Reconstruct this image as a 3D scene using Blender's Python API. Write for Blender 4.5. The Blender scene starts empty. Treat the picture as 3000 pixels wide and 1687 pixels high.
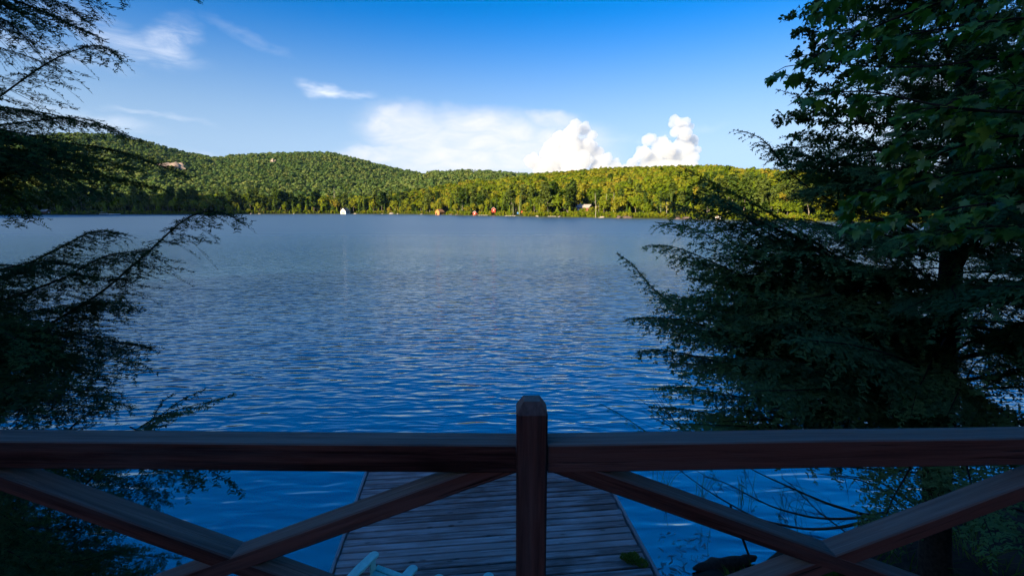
import bpy, bmesh, math, random
import numpy as np
from mathutils import Vector, Matrix, Quaternion

# ------------------------------------------------------------------ camera
scene = bpy.context.scene
COL = scene.collection
EYE = 5.55                       # eye above the water (z = 0), standing on the deck
F = 3000 * 17 / 36               # focal length in photograph pixels
PITCH = math.atan((843.5 - 611) / F)
cam = bpy.data.cameras.new('camera')
cam.lens = 17; cam.sensor_width = 36; cam.sensor_fit = 'HORIZONTAL'
cam.clip_start = 0.05; cam.clip_end = 80000
cam_ob = bpy.data.objects.new('camera', cam); COL.objects.link(cam_ob)
cam_ob.location = (0, 0, EYE)
cam_ob.rotation_euler = (math.pi / 2 - PITCH, 0, 0)
scene.camera = cam_ob

def ray(px, py):
    r = (px - 1500) / F; u = (843.5 - py) / F
    return np.array([r, math.cos(PITCH) + u * math.sin(PITCH), -math.sin(PITCH) + u * math.cos(PITCH)])
def onz(px, py, z=0.0):
    d = ray(px, py); return np.array([0, 0, EYE]) + d * ((z - EYE) / d[2])
def ony(px, py, y):
    d = ray(px, py); return np.array([0, 0, EYE]) + d * (y / d[1])
def azi(px):
    d = ray(px, 611); return math.atan2(d[0], d[1])
def elev(px, py):
    d = ray(px, py); return math.atan2(d[2], math.hypot(d[0], d[1]))

# ------------------------------------------------------------------ light
SUN_AZ = math.radians(218)        # compass-like, clockwise from +Y : behind the camera, to the left
SUN_EL = math.radians(17)
sun_dir = Vector((math.sin(SUN_AZ) * math.cos(SUN_EL), math.cos(SUN_AZ) * math.cos(SUN_EL), math.sin(SUN_EL)))
sl = bpy.data.lights.new('sun', 'SUN'); sl.energy = 4.8; sl.angle = math.radians(0.5); sl.color = (1.0, 0.82, 0.52)
so = bpy.data.objects.new('sun', sl); COL.objects.link(so)
so.rotation_euler = sun_dir.to_track_quat('Z', 'Y').to_euler()

vs = scene.view_settings
vs.view_transform = 'Standard'; vs.look = 'None'; vs.exposure = 1.45; vs.gamma = 1.0
vs.use_curve_mapping = False
scene.cycles.volume_bounces = 10; scene.cycles.max_bounces = 12; scene.cycles.diffuse_bounces = 2; scene.cycles.glossy_bounces = 3
scene.cycles.transmission_bounces = 3; scene.cycles.transparent_max_bounces = 6
scene.cycles.caustics_reflective = False; scene.cycles.caustics_refractive = False
scene.cycles.use_adaptive_sampling = True; scene.cycles.adaptive_threshold = .015
scene.cycles.use_denoising = True; scene.cycles.denoising_prefilter = 'ACCURATE'
scene.cycles.sample_clamp_indirect = 3

class NT:
    """small node-tree helper"""
    def __init__(s, nt): s.nt = nt; s.n = nt.nodes; s.l = nt.links
    def add(s, typ, **kw):
        n = s.n.new(typ)
        for k, v in kw.items(): setattr(n, k, v)
        return n
    def put(s, sock, v):
        if isinstance(v, bpy.types.NodeSocket): s.l.new(v, sock)
        elif isinstance(v, (tuple, list)) and len(v) == 3 and sock.type == 'RGBA': sock.default_value = (*v, 1)
        else: sock.default_value = v
    def math(s, op, a, b=0.0, c=None, clamp=False):
        n = s.add('ShaderNodeMath', operation=op, use_clamp=clamp)
        s.put(n.inputs[0], a); s.put(n.inputs[1], b)
        if c is not None: s.put(n.inputs[2], c)
        return n.outputs[0]
    def vmath(s, op, a, b=None, out=0):
        n = s.add('ShaderNodeVectorMath', operation=op)
        s.put(n.inputs[0], a)
        if b is not None:
            s.put(n.inputs['Scale'] if op == 'SCALE' else n.inputs[1], b)
        return n.outputs['Value'] if op in ('LENGTH', 'DOT_PRODUCT', 'DISTANCE') else n.outputs[0]
    def noise(s, vec, scale, detail=4, rough=0.55, dist=0.0, color=False):
        n = s.add('ShaderNodeTexNoise'); 
        if vec is not None: s.put(n.inputs['Vector'], vec)
        s.put(n.inputs['Scale'], scale); s.put(n.inputs['Detail'], detail)
        s.put(n.inputs['Roughness'], rough); s.put(n.inputs['Distortion'], dist)
        return n.outputs['Color'] if color else n.outputs['Fac']
    def mapping(s, vec, loc=(0, 0, 0), rot=(0, 0, 0), scale=(1, 1, 1), typ='POINT'):
        n = s.add('ShaderNodeMapping', vector_type=typ)
        s.put(n.inputs['Vector'], vec)
        n.inputs['Location'].default_value = loc; n.inputs['Rotation'].default_value = rot; n.inputs['Scale'].default_value = scale
        return n.outputs[0]
    def rng(s, v, a, b, c=0.0, d=1.0, smooth=False):
        n = s.add('ShaderNodeMapRange', interpolation_type='SMOOTHSTEP' if smooth else 'LINEAR')
        for i, x in enumerate((v, a, b, c, d)): s.put(n.inputs[i], x)
        return n.outputs[0]
    def ramp(s, v, stops):
        n = s.add('ShaderNodeValToRGB'); s.put(n.inputs[0], v)
        el = n.color_ramp.elements
        while len(el) < len(stops): el.new(0.5)
        for e, (p, c) in zip(el, stops): e.position = p; e.color = (*c, 1)
        return n.outputs[0]
    def mix(s, f, a, b, blend='MIX'):
        n = s.add('ShaderNodeMix', data_type='RGBA', blend_type=blend)
        s.put(n.inputs[0], f); s.put(n.inputs[6], a); s.put(n.inputs[7], b)
        return n.outputs[2]

# ------------------------------------------------------------------ sky
world = bpy.data.worlds.new('World'); scene.world = world; world.use_nodes = True
w = NT(world.node_tree); w.n.clear()
sky = w.add('ShaderNodeTexSky', sky_type='NISHITA', sun_disc=False)
sky.sun_elevation = SUN_EL; sky.sun_rotation = SUN_AZ
sky.altitude = 500; sky.air_density = 1.0; sky.dust_density = 2.5; sky.ozone_density = 5.0
hs = w.add('ShaderNodeHueSaturation'); w.put(hs.inputs['Color'], sky.outputs[0])
hs.inputs['Saturation'].default_value = 1.5; hs.inputs['Hue'].default_value = .51; hs.inputs['Value'].default_value = .88
tc = w.add('ShaderNodeTexCoord')
sep = w.add('ShaderNodeSeparateXYZ'); w.put(sep.inputs[0], tc.outputs['Generated'])
az_s = w.math('ARCTAN2', sep.outputs[0], sep.outputs[1])
el_s = w.math('ARCSINE', sep.outputs[2])
comb = w.add('ShaderNodeCombineXYZ'); w.put(comb.inputs[0], az_s); w.put(comb.inputs[1], el_s)
dirv = comb.outputs[0]
def cloud_layer(blobs, warp, wscale, nscale, nstretch, lo, hi, nmix, core=.15):
    """thin cloud: soft ellipses in azimuth/elevation, frayed by noise"""
    wn = w.noise(w.mapping(dirv, scale=(1, nstretch * 0.6, 1)), wscale, 4, 0.6, color=True)
    off = w.vmath('SCALE', w.vmath('SUBTRACT', wn, (0.5, 0.5, 0.5)), warp)
    pv = w.vmath('ADD', dirv, off)
    pv = w.vmath('MULTIPLY', pv, (1, 1, 0))
    tot = None
    for (px, py, rx, ry, rot, amp) in blobs:
        m = w.mapping(pv, loc=(azi(px), elev(px, py), 0), rot=(0, 0, math.radians(rot)), scale=(rx / F, ry / F, 1), typ='TEXTURE')
        f = w.rng(w.vmath('LENGTH', m), 1.0, core, 0.0, amp, True)
        tot = f if tot is None else w.math('MAXIMUM', tot, f)
    nz = w.noise(w.mapping(dirv, scale=(1, nstretch, 1)), nscale, 6, 0.62, 0.6)
    nz = w.rng(nz, lo, hi)
    return w.math('MULTIPLY', tot, w.math('MULTIPLY_ADD', nz, nmix, 1 - nmix), clamp=True)
anvil = cloud_layer([(1230, 395, 200, 110, -12, .9), (1420, 400, 330, 100, -2, 1.0), (1145, 345, 85, 55, 30, .85), (1400, 475, 440, 85, 0, 1.0),
                     (1130, 462, 200, 40, 5, .9), (1600, 450, 260, 130, 0, 1.0), (1620, 352, 130, 36, -8, .75), (1010, 462, 110, 16, 8, .6)], .055, 9, 12, 2.6, .25, .66, .55, .28)
wisps = cloud_layer([(420, 112, 170, 50, -14, .5), (560, 120, 80, 60, 40, .62), (470, 160, 170, 24, -4, .42), (330, 70, 150, 55, -20, .3),
                     (970, 258, 75, 24, 0, .85), (1040, 262, 90, 18, 0, .5), (130, 130, 240, 34, -5, .3), (500, 338, 140, 12, -6, .3),
                     (640, 470, 260, 22, -8, .35), (1900, 395, 250, 16, 2, .25), (760, 110, 130, 22, -20, .18), (300, 345, 160, 30, -12, .4),
                     (2440, 90, 150, 40, 30, .4), (2700, 300, 300, 120, 10, .55), (2900, 520, 300, 90, 0, .6)], .07, 7, 13, 3.2, .34, .72, .9)
skyt = w.mix(1.0, hs.outputs[0], (1, 1, .93), 'MULTIPLY')
hz = w.rng(w.math('ABSOLUTE', el_s), math.radians(21.5), math.radians(5), 0.0, .95, True)      # pale air towards the horizon, all round
bw = w.add('ShaderNodeRGBToBW'); w.put(bw.inputs[0], sky.outputs[0])
pale = w.vmath('SCALE', (1.95, 2.75, 3.8), w.math('POWER', w.math('DIVIDE', bw.outputs[0], 3.2), .5))
skyt = w.mix(hz, skyt, pale)
skyc = w.mix(anvil, skyt, (3.7, 3.75, 3.95))
skyc = w.mix(wisps, skyc, (4.0, 4.15, 4.5))
bg = w.add('ShaderNodeBackground'); w.put(bg.inputs[0], skyc); bg.inputs[1].default_value = 0.1
wo = w.add('ShaderNodeOutputWorld'); w.l.new(bg.outputs[0], wo.inputs[0])

# ------------------------------------------------------------------ helpers
R = np.random.default_rng(7)
def tag(o, label=None, cat=None, group=None, kind=None):
    if label: o['label'] = label
    if cat: o['category'] = cat
    if group: o['group'] = group
    if kind: o['kind'] = kind
    return o
def empty(name, loc=(0, 0, 0), rz=0.0, label=None, cat=None, group=None):
    o = bpy.data.objects.new(name, None); COL.objects.link(o)
    o.empty_display_size = 0.2; o.location = loc; o.rotation_euler = (0, 0, rz)
    return tag(o, label, cat, group)
def link(name, me, mat=None, parent=None, loc=None, rot=None, scale=None):
    if mat is not None and not len(me.materials):
        me.materials.append(mat)
    o = bpy.data.objects.new(name, me); COL.objects.link(o)
    if parent is not None: o.parent = parent
    if loc is not None: o.location = loc
    if rot is not None: o.rotation_euler = rot
    if scale is not None: o.scale = scale
    return o
def mesh_np(name, V, Fc, smooth=False):
    """V (N,3), Fc (M,k) equal-size faces"""
    V = np.ascontiguousarray(V, dtype=np.float32); Fc = np.ascontiguousarray(Fc, dtype=np.int32)
    me = bpy.data.meshes.new(name)
    me.vertices.add(len(V)); me.vertices.foreach_set('co', V.ravel())
    k = Fc.shape[1]
    me.loops.add(Fc.size); me.loops.foreach_set('vertex_index', Fc.ravel())
    me.polygons.add(len(Fc)); me.polygons.foreach_set('loop_start', np.arange(0, Fc.size, k, dtype=np.int32))
    if smooth: me.polygons.foreach_set('use_smooth', np.ones(len(Fc), dtype=bool))
    me.update(calc_edges=True)
    return me
def grid_mesh(name, X, Y, Z, smooth=True):
    n, m = X.shape
    V = np.stack([X, Y, Z], -1).reshape(-1, 3)
    i = np.arange(n * m).reshape(n, m)
    Fc = np.stack([i[:-1, :-1], i[1:, :-1], i[1:, 1:], i[:-1, 1:]], -1).reshape(-1, 4)
    return mesh_np(name, V, Fc, smooth)
def from_bm(name, bm, smooth=False):
    me = bpy.data.meshes.new(name); bm.to_mesh(me); bm.free()
    if smooth:
        for p in me.polygons: p.use_smooth = True
    return me
def bm_box(bm, c, s, rot=None):
    r = bmesh.ops.create_cube(bm, size=1.0)
    M = Matrix.Translation(c) @ (rot.to_4x4() if rot else Matrix.Identity(4)) @ Matrix.Diagonal((*s, 1))
    bmesh.ops.transform(bm, matrix=M, verts=r['verts']); return r['verts']
def box_mesh(name, c, s, bevel=0.0, seg=1):
    bm = bmesh.new(); bm_box(bm, c, s)
    if bevel: bmesh.ops.bevel(bm, geom=bm.edges[:], offset=bevel, segments=seg, affect='EDGES')
    return from_bm(name, bm)
def poly_prism(name, pts, y0, y1):
    """pts in XZ, extruded along Y"""
    n = len(pts); bm = bmesh.new()
    a = [bm.verts.new((x, y0, z)) for x, z in pts]; b = [bm.verts.new((x, y1, z)) for x, z in pts]
    bm.faces.new(a); bm.faces.new(b[::-1])
    for i in range(n): bm.faces.new((a[i], b[i], b[(i + 1) % n], a[(i + 1) % n]))
    bmesh.ops.recalc_face_normals(bm, faces=bm.faces)
    return from_bm(name, bm)
def smooth_path(P, n):
    P = np.asarray(P, float)
    d = np.r_[0, np.cumsum(np.linalg.norm(np.diff(P, axis=0), axis=1))]
    t = np.linspace(0, d[-1], n)
    Q = np.stack([np.interp(t, d, P[:, k]) for k in range(3)], 1)
    for _ in range(3):
        Q[1:-1] = .25 * Q[:-2] + .5 * Q[1:-1] + .25 * Q[2:]
    return Q
def tube_arrays(P, rad, sides=8, seed=0, rough=0.0):
    P = np.asarray(P, float); n = len(P)
    T = np.gradient(P, axis=0); T /= np.linalg.norm(T, axis=1)[:, None] + 1e-9
    ref = np.array([0.31, 0.93, 0.2]) if abs(T[0][2]) > .8 else np.array([0, 0, 1.0])
    A = np.cross(T, ref); A /= np.linalg.norm(A, axis=1)[:, None] + 1e-9
    B = np.cross(T, A)
    th = np.linspace(0, 2 * np.pi, sides, endpoint=False)
    rad = np.broadcast_to(rad, (n,)).astype(float)
    rr = rad[:, None] * np.ones(sides)[None]
    if rough: rr = rr * (1 + np.random.default_rng(seed).normal(0, rough, rr.shape))
    V = P[:, None] + rr[..., None] * (np.cos(th)[None, :, None] * A[:, None] + np.sin(th)[None, :, None] * B[:, None])
    i = np.arange(n * sides).reshape(n, sides); j = np.roll(i, -1, 1)
    Fc = np.stack([i[:-1], j[:-1], j[1:], i[1:]], -1).reshape(-1, 4)
    return V.reshape(-1, 3), Fc
def join_arrays(parts):
    Vs, Fs, o = [], [], 0
    for V, Fc in parts:
        Vs.append(V); Fs.append(Fc + o); o += len(V)
    return np.concatenate(Vs), np.concatenate(Fs)
def seg_prisms(P0, P1, r0, r1):
    """thin three-sided twigs, all at once"""
    T = P1 - P0; T /= np.linalg.norm(T, axis=1)[:, None] + 1e-9
    ref = np.where(np.abs(T[:, 2:3]) > .9, np.array([[1., 0, 0]]), np.array([[0, 0, 1.]]))
    A = np.cross(T, ref); A /= np.linalg.norm(A, axis=1)[:, None] + 1e-9
    B = np.cross(T, A); N = len(P0)
    V = np.zeros((N, 6, 3))
    for k in range(3):
        c, s = math.cos(k * 2.0944), math.sin(k * 2.0944)
        V[:, k] = P0 + (c * A + s * B) * r0[:, None]
        V[:, 3 + k] = P1 + (c * A + s * B) * r1[:, None]
    base = (np.arange(N) * 6)[:, None, None]
    q = np.array([[0, 1, 4, 3], [1, 2, 5, 4], [2, 0, 3, 5]])[None]
    return V.reshape(-1, 3), (base + q).reshape(-1, 4)

# ------------------------------------------------------------------ materials
def new_mat(name):
    m = bpy.data.materials.new(name); m.use_nodes = True
    t = NT(m.node_tree); t.n.clear()
    o = t.add('ShaderNodeOutputMaterial')
    return m, t, o
def principled(t, out, color, rough=0.7, spec=0.3, normal=None, **kw):
    p = t.add('ShaderNodeBsdfPrincipled')
    t.put(p.inputs['Base Color'], color); t.put(p.inputs['Roughness'], rough); t.put(p.inputs['Specular IOR Level'], spec)
    if normal is not None: t.put(p.inputs['Normal'], normal)
    for k, v in kw.items(): t.put(p.inputs[k], v)
    t.l.new(p.outputs[0], out.inputs[0]); return p
def bump(t, h, strength=0.4, dist=0.01):
    n = t.add('ShaderNodeBump'); t.put(n.inputs['Height'], h)
    n.inputs['Strength'].default_value = strength; n.inputs['Distance'].default_value = dist
    return n.outputs[0]
def plain(name, color, rough=0.7, var=0.15, scale=6.0, spec=0.3, bumpd=0.0):
    m, t, o = new_mat(name)
    c = t.add('ShaderNodeTexCoord').outputs['Object']
    nz = t.noise(c, scale, 5, .6)
    lo = tuple(x * (1 - var) for x in color); hi = tuple(min(1, x * (1 + var)) for x in color)
    principled(t, o, t.ramp(nz, [(.3, lo), (.7, hi)]), rough, spec, bump(t, nz, .5, bumpd) if bumpd else None)
    return m
def leaf_mat(name, stops, trans=0.3, scale=0.25, tscale=1.0, sheen=0.0):
    """foliage: per-plant hue from Object Info Random, patches from noise, some light passing through"""
    m, t, o = new_mat(name)
    rnd = t.add('ShaderNodeObjectInfo').outputs['Random']
    geo = t.add('ShaderNodeNewGeometry')
    nz = t.noise(geo.outputs['Position'], scale, 3, .6)
    rip = geo.outputs['Random Per Island']
    f = t.math('ADD', t.math('MULTIPLY', rnd, .62), t.math('ADD', t.math('MULTIPLY', t.math('SUBTRACT', nz, .5), .6), t.math('MULTIPLY_ADD', rip, .24, .08)))
    col = t.ramp(f, stops)
    d = t.add('ShaderNodeBsdfDiffuse'); t.put(d.inputs[0], col)
    tr = t.add('ShaderNodeBsdfTranslucent'); t.put(tr.inputs[0], t.mix(1.0, col, (1.0 * tscale, 1.0 * tscale, .45 * tscale), 'MULTIPLY'))
    mx = t.add('ShaderNodeMixShader'); mx.inputs[0].default_value = trans
    t.l.new(d.outputs[0], mx.inputs[1]); t.l.new(tr.outputs[0], mx.inputs[2])
    if sheen:
        gl = t.add('ShaderNodeBsdfGlossy'); gl.inputs['Roughness'].default_value = .42; m2 = t.add('ShaderNodeMixShader'); m2.inputs[0].default_value = sheen
        t.l.new(mx.outputs[0], m2.inputs[1]); t.l.new(gl.outputs[0], m2.inputs[2]); mx = m2
    t.l.new(mx.outputs[0], o.inputs[0])
    return m
def wood_mat(name, dark, light, streak=None, streak_amt=0.0, rough=0.75, spec=0.35, scale=1.0, bumpd=0.004, rand=0.3, top=None):
    """grain runs along the piece's own X axis"""
    m, t, o = new_mat(name)
    c = t.add('ShaderNodeTexCoord').outputs['Object']
    rnd = t.add('ShaderNodeObjectInfo').outputs['Random']
    cc = t.vmath('ADD', c, t.vmath('SCALE', (13.0, 7.0, 5.0), rnd))
    g1 = t.noise(t.mapping(cc, scale=(2.2 * scale, 55 * scale, 55 * scale)), 1.0, 5, .65, .4)
    g2 = t.noise(t.mapping(cc, scale=(.8 * scale, 9 * scale, 9 * scale)), 1.0, 4, .6, .8)
    f = t.math('MULTIPLY_ADD', g1, .6, t.math('MULTIPLY', g2, .5))
    f = t.math('ADD', f, t.math('MULTIPLY', t.math('SUBTRACT', rnd, .5), rand))
    col = t.ramp(f, [(.40, dark), (.66, light)])
    ck = t.noise(t.mapping(cc, loc=(3, 1, 2), scale=(1.1 * scale, 34 * scale, 34 * scale)), 1.0, 3, .6, .3)          # drying cracks
    col = t.mix(t.rng(ck, .62, .70, 0.0, .85), col, tuple(x * .25 for x in dark))
    kn = t.add('ShaderNodeTexVoronoi'); t.put(kn.inputs['Vector'], t.mapping(cc, scale=(2.4, 7, 7))); kn.inputs['Scale'].default_value = 1.0
    col = t.mix(t.rng(kn.outputs['Distance'], .16, .08, 0.0, .7), col, tuple(x * .4 for x in dark))
    if streak:
        s = t.noise(t.mapping(cc, scale=(1.3 * scale, 16 * scale, 16 * scale)), 1.0, 6, .7, .2)
        s2 = t.noise(cc, 1.1 * scale, 3, .5)
        col = t.mix(t.math('MULTIPLY', t.rng(t.math('MULTIPLY_ADD', s2, .6, t.math('MULTIPLY', s, .7)), .6, .85), streak_amt), col, streak)
    if top:                                                   # sun- and rain-bleached upper faces
        nz_ = t.add('ShaderNodeSeparateXYZ'); t.put(nz_.inputs[0], t.add('ShaderNodeNewGeometry').outputs['Normal'])
        wz = t.math('MULTIPLY', t.rng(nz_.outputs[2], .35, .8), t.rng(t.math('ADD', g2, t.math('MULTIPLY', g1, .4)), .4, .8, .55, 1.0))
        col = t.mix(wz, col, t.mix(g1, tuple(x * .3 for x in top), tuple(x * 1.9 for x in top)))
    principled(t, o, col, rough, spec, bump(t, t.math('SUBTRACT', g1, t.rng(ck, .62, .70)), .8, bumpd))
    return m

M_rail = wood_mat('red-brown stained railing wood', (.07, .017, .012), (.30, .085, .055), (.32, .22, .19), .35, .8, .15, top=(.19, .14, .11))
M_dock = wood_mat('weathered dock planks', (.15, .085, .07), (.36, .24, .21), (.72, .58, .55), .6, .7, .4, rand=.5)
M_fascia = wood_mat('grey dock edging', (.12, .11, .11), (.3, .28, .28), None, 0, .8)
M_deck = wood_mat('dark deck boards', (.03, .015, .012), (.09, .05, .04))
M_cabin = wood_mat('dark log siding', (.03, .016, .01), (.07, .04, .025), rand=.2)
M_chair = plain('seafoam painted wood', (.36, .70, .60), .55, .12, 14, .35, .002)
M_bark = plain('dark conifer bark', (.05, .038, .03), .9, .5, 22, .1, .02)
M_bark_pale = plain('grey bark', (.25, .21, .18), .9, .3, 3, .1)
M_birch = plain('pale dead wood', (.42, .37, .32), .9, .2, 2, .1)
M_twig = plain('dark twigs', (.035, .026, .02), .9, .3, 30, .1)
M_twig_grey = plain('lichen grey branch bark', (.09, .075, .06), .9, .5, 9, .1)
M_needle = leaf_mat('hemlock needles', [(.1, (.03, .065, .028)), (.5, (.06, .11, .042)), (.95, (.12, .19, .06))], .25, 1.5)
M_needle_r = leaf_mat('right-side hemlock needles', [(.1, (.05, .11, .05)), (.5, (.095, .19, .075)), (.95, (.16, .28, .09))], .25, .9)  # paler green than the left hemlock's needles
M_maple = leaf_mat('maple leaf', [(.05, (.07, .18, .03)), (.35, (.13, .28, .04)), (.7, (.19, .34, .04)), (.95, (.32, .42, .05))], .42, 3.0, sheen=.06)
M_beech = leaf_mat('small broad leaf', [(.1, (.035, .08, .024)), (.5, (.06, .12, .034)), (.95, (.09, .16, .04))], .3, 1.0)
M_fern = leaf_mat('bank plants', [(.1, (.04, .09, .02)), (.9, (.14, .22, .05))], .3, 3)
M_moss = leaf_mat('moss', [(.1, (.1, .13, .015)), (.9, (.28, .27, .05))], .1, 14)
M_far_dec = leaf_mat('far broadleaf canopy', [(.05, (.05, .08, .006)), (.35, (.095, .13, .009)), (.65, (.145, .158, .012)), (.88, (.205, .17, .018)), (.99, (.26, .14, .03))], .2, .035)
M_far_con = leaf_mat('far conifer', [(.1, (.035, .07, .012)), (.5, (.065, .10, .016)), (.9, (.115, .145, .03))], .12, .03)
M_far_ced = leaf_mat('far cedar', [(.1, (.09, .14, .008)), (.9, (.19, .21, .014))], .15, .05)
M_mtn_dec = leaf_mat('mountain canopy', [(.05, (.05, .10, .028)), (.5, (.095, .145, .038)), (.95, (.17, .19, .055))], .2, .008)
M_rock = plain('shore rock', (.28, .24, .21), .9, .4, 1.2, .2, .1)
M_rock_dark = plain('dark shore rock', (.10, .075, .07), .9, .4, 1.2, .2, .1)
M_cliff = plain('granite cliff', (.36, .27, .22), .9, .4, .08, .2)

def ground_mat():
    m, t, o = new_mat('forest floor')
    p = t.add('ShaderNodeNewGeometry').outputs['Position']
    nz = t.noise(p, .06, 6, .65)
    principled(t, o, t.ramp(nz, [(.3, (.03, .04, .012)), (.6, (.06, .07, .02)), (.8, (.10, .085, .035))]), .95, .1)
    return m
M_ground = ground_mat()
def bank_mat():
    m, t, o = new_mat('dark bank soil')
    p = t.add('ShaderNodeNewGeometry').outputs['Position']
    nz = t.noise(p, 5, 6, .7)
    principled(t, o, t.ramp(nz, [(.3, (.012, .01, .008)), (.7, (.045, .038, .028))]), .95, .15, bump(t, nz, .8, .06))
    return m
M_bank = bank_mat()
def water_mat():
    m, t, o = new_mat('lake water')
    p = t.add('ShaderNodeNewGeometry').outputs['Position']
    calm = t.noise(p, .035, 2, .5)                                    # patches of more and less wind
    cat = t.rng(calm, .35, .65, .6, 1.25)
    def height(q):
        a = t.noise(t.mapping(q, rot=(0, 0, math.radians(-36)), scale=(.95, 3.3, 1)), 1.0, 1.5, .45, .5)
        b = t.noise(t.mapping(q, loc=(31, 7, 0), rot=(0, 0, math.radians(10)), scale=(1.1, 3.9, 1)), 1.0, 1.0, .45, .3)
        c = t.noise(t.mapping(q, rot=(0, 0, math.radians(-12)), scale=(4.0, 10, 1)), 1.0, 2, .5, .2)
        return t.math('ADD', t.math('MULTIPLY', a, 1.0), t.math('ADD', t.math('MULTIPLY', b, .3), t.math('MULTIPLY', c, .08)))
    # wave slope from fixed finite differences, so that far ripples stay as steep as near ones
    e = .03; h0 = height(p); hx = height(t.vmath('ADD', p, (e, 0, 0))); hy = height(t.vmath('ADD', p, (0, e, 0)))
    # out on the open lake the wind ripples are finer than can be told apart: there they become gloss
    yy = t.add('ShaderNodeSeparateXYZ'); t.put(yy.inputs[0], p)
    far_ = t.rng(yy.outputs[1], 12.0, 130.0, 0.0, 1.0)
    far_ = t.math('POWER', far_, .8)
    near_ = t.rng(yy.outputs[1], 5.0, 17.0, .5, 1.0, True)             # calmer in the lee of the dock
    k = t.math('MULTIPLY', t.math('MULTIPLY', cat, near_), t.math('MULTIPLY', t.math('MULTIPLY_ADD', far_, -.8, 1.0), WAVE / e))
    sx = t.math('MULTIPLY', t.math('SUBTRACT', h0, hx), k); sy = t.math('MULTIPLY', t.math('SUBTRACT', h0, hy), k)
    cv = t.add('ShaderNodeCombineXYZ'); t.put(cv.inputs[0], sx); t.put(cv.inputs[1], sy); cv.inputs[2].default_value = 1.0
    nrm = t.vmath('NORMALIZE', cv.outputs[0])
    principled(t, o, (.001, .028, .075), t.math('MULTIPLY_ADD', far_, .27, .05), .5, nrm, IOR=4.0, **{'Specular Tint': (.78, .95, 1.0, 1)})
    return m
WAVE = .085
M_water = water_mat()

# ------------------------------------------------------------------ water and terrain
xs = np.array([-3000, -600, 0, 600, 3000.]); ys = np.array([-120, 0, 200, 900, 3200.])
X, Y = np.meshgrid(xs, ys, indexing='ij')
tag(link('lake_water', grid_mesh('lake_water', X, Y, 0 * X), M_water), kind='structure')

SHORE = [(-1500, 640), (-600, 634), (0, 630.5), (300, 629), (600, 628.3), (800, 627.2), (1000, 626.8), (1150, 627.4), (1300, 629.6), (1400, 632), (1600, 635.5),
         (1800, 639), (2000, 642.5), (2250, 647), (2500, 651), (3000, 658), (3800, 668), (5000, 690)]
sh = np.array([onz(*p) for p in SHORE]); SH_A = np.arctan2(sh[:, 0], sh[:, 1]); SH_D = np.hypot(sh[:, 0], sh[:, 1])
def shore_d(a): return np.interp(a, SH_A, SH_D)
def prof(tab):
    a = np.array([azi(p) for p, y in tab]); e = np.array([math.tan(elev(p, y)) for p, y in tab]); return a, e
H1 = prof([(900, 611), (1200, 585), (1300, 552), (1500, 523), (1680, 505), (1770, 498), (1900, 495), (2000, 492), (2100, 490), (2190, 498), (2270, 506), (2500, 522), (3000, 560), (4200, 580)])
H2 = prof([(1050, 560), (1180, 525), (1240, 512), (1270, 504), (1351, 500), (1456, 503), (1549, 511), (1630, 508), (1800, 505), (2400, 520), (3600, 560)])
MT = prof([(-1200, 470), (-300, 430), (0, 408), (150, 400), (250, 396), (350, 402), (466, 421), (560, 448), (652, 466), (745, 458), (815, 450), (885, 447), (978, 454), (1071, 472), (1165, 495), (1234, 510), (1330, 530), (1600, 560), (2400, 600)])
HILL = 172
def sstep(t): t = np.clip(t, 0, 1); return t * t * (3 - 2 * t)
def bumpf(r, s, d, wd):
    t = np.clip((r - s) / (d - s), 0, 1)
    return np.where(r < d, .45 * t + .55 * sstep(t), 1 - .8 * sstep((r - d) / wd))
def terrain(x, y):
    a = np.arctan2(x, y); r = np.hypot(x, y); D = shore_d(a)
    base = np.clip((r - D) * .25, -1, .5) + np.clip((r - D) * .05, 0, 4.5)
    d1 = np.clip(D * 1.95, 380, 620)
    h1 = np.maximum(0, np.interp(a, *H1) * d1 + EYE - 16.5) * bumpf(r, D + 4, d1, 260)
    h2 = np.maximum(0, np.interp(a, *H2) * 950 + EYE - 16.5) * bumpf(r, D + 40, 950, 300)
    dm = 1550.0
    hm = np.maximum(0, np.interp(a, *MT) * dm + EYE - 16.5) * bumpf(r, D + 45, dm, 700)
    hill = HILL * np.exp(-((x + 640) / 210) ** 2 - ((y - 95) / 215) ** 2)      # wooded hill left of the view
    z = np.maximum(np.maximum(h1, h2), np.maximum(hm, hill)) * sstep((r - D) / 60)
    und = .02 * z * (np.sin(x * .021 + y * .013) + np.sin(x * -.011 + y * .027 + 1.3) + .6 * np.sin(x * .05 - y * .043))
    return base + z + np.where(z > 6, und, 0)
aa = np.radians(np.linspace(-72, 66, 300)); rr = np.r_[np.linspace(-4, 60, 24), np.geomspace(75, 2300, 90)]
A_, R_ = np.meshgrid(aa, rr, indexing='ij'); R_ = R_ + shore_d(A_)
X, Y = R_ * np.sin(A_), R_ * np.cos(A_)
tag(link('far_hills', grid_mesh('far_hills', X, Y, terrain(X, Y)), M_ground), kind='structure')
# hill left of the frame, towards the sun: its shadow lies on the left shore
xx = np.linspace(-1150, -430, 60); yy = np.linspace(-420, 300, 60); X, Y = np.meshgrid(xx, yy, indexing='ij')
def left_hill(x, y): return HILL * np.exp(-((x + 640) / 210) ** 2 - ((y - 95) / 215) ** 2) - 12
tag(link('wooded_hill', grid_mesh('wooded_hill', X, Y, left_hill(X, Y)), M_ground), kind='structure')

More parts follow.
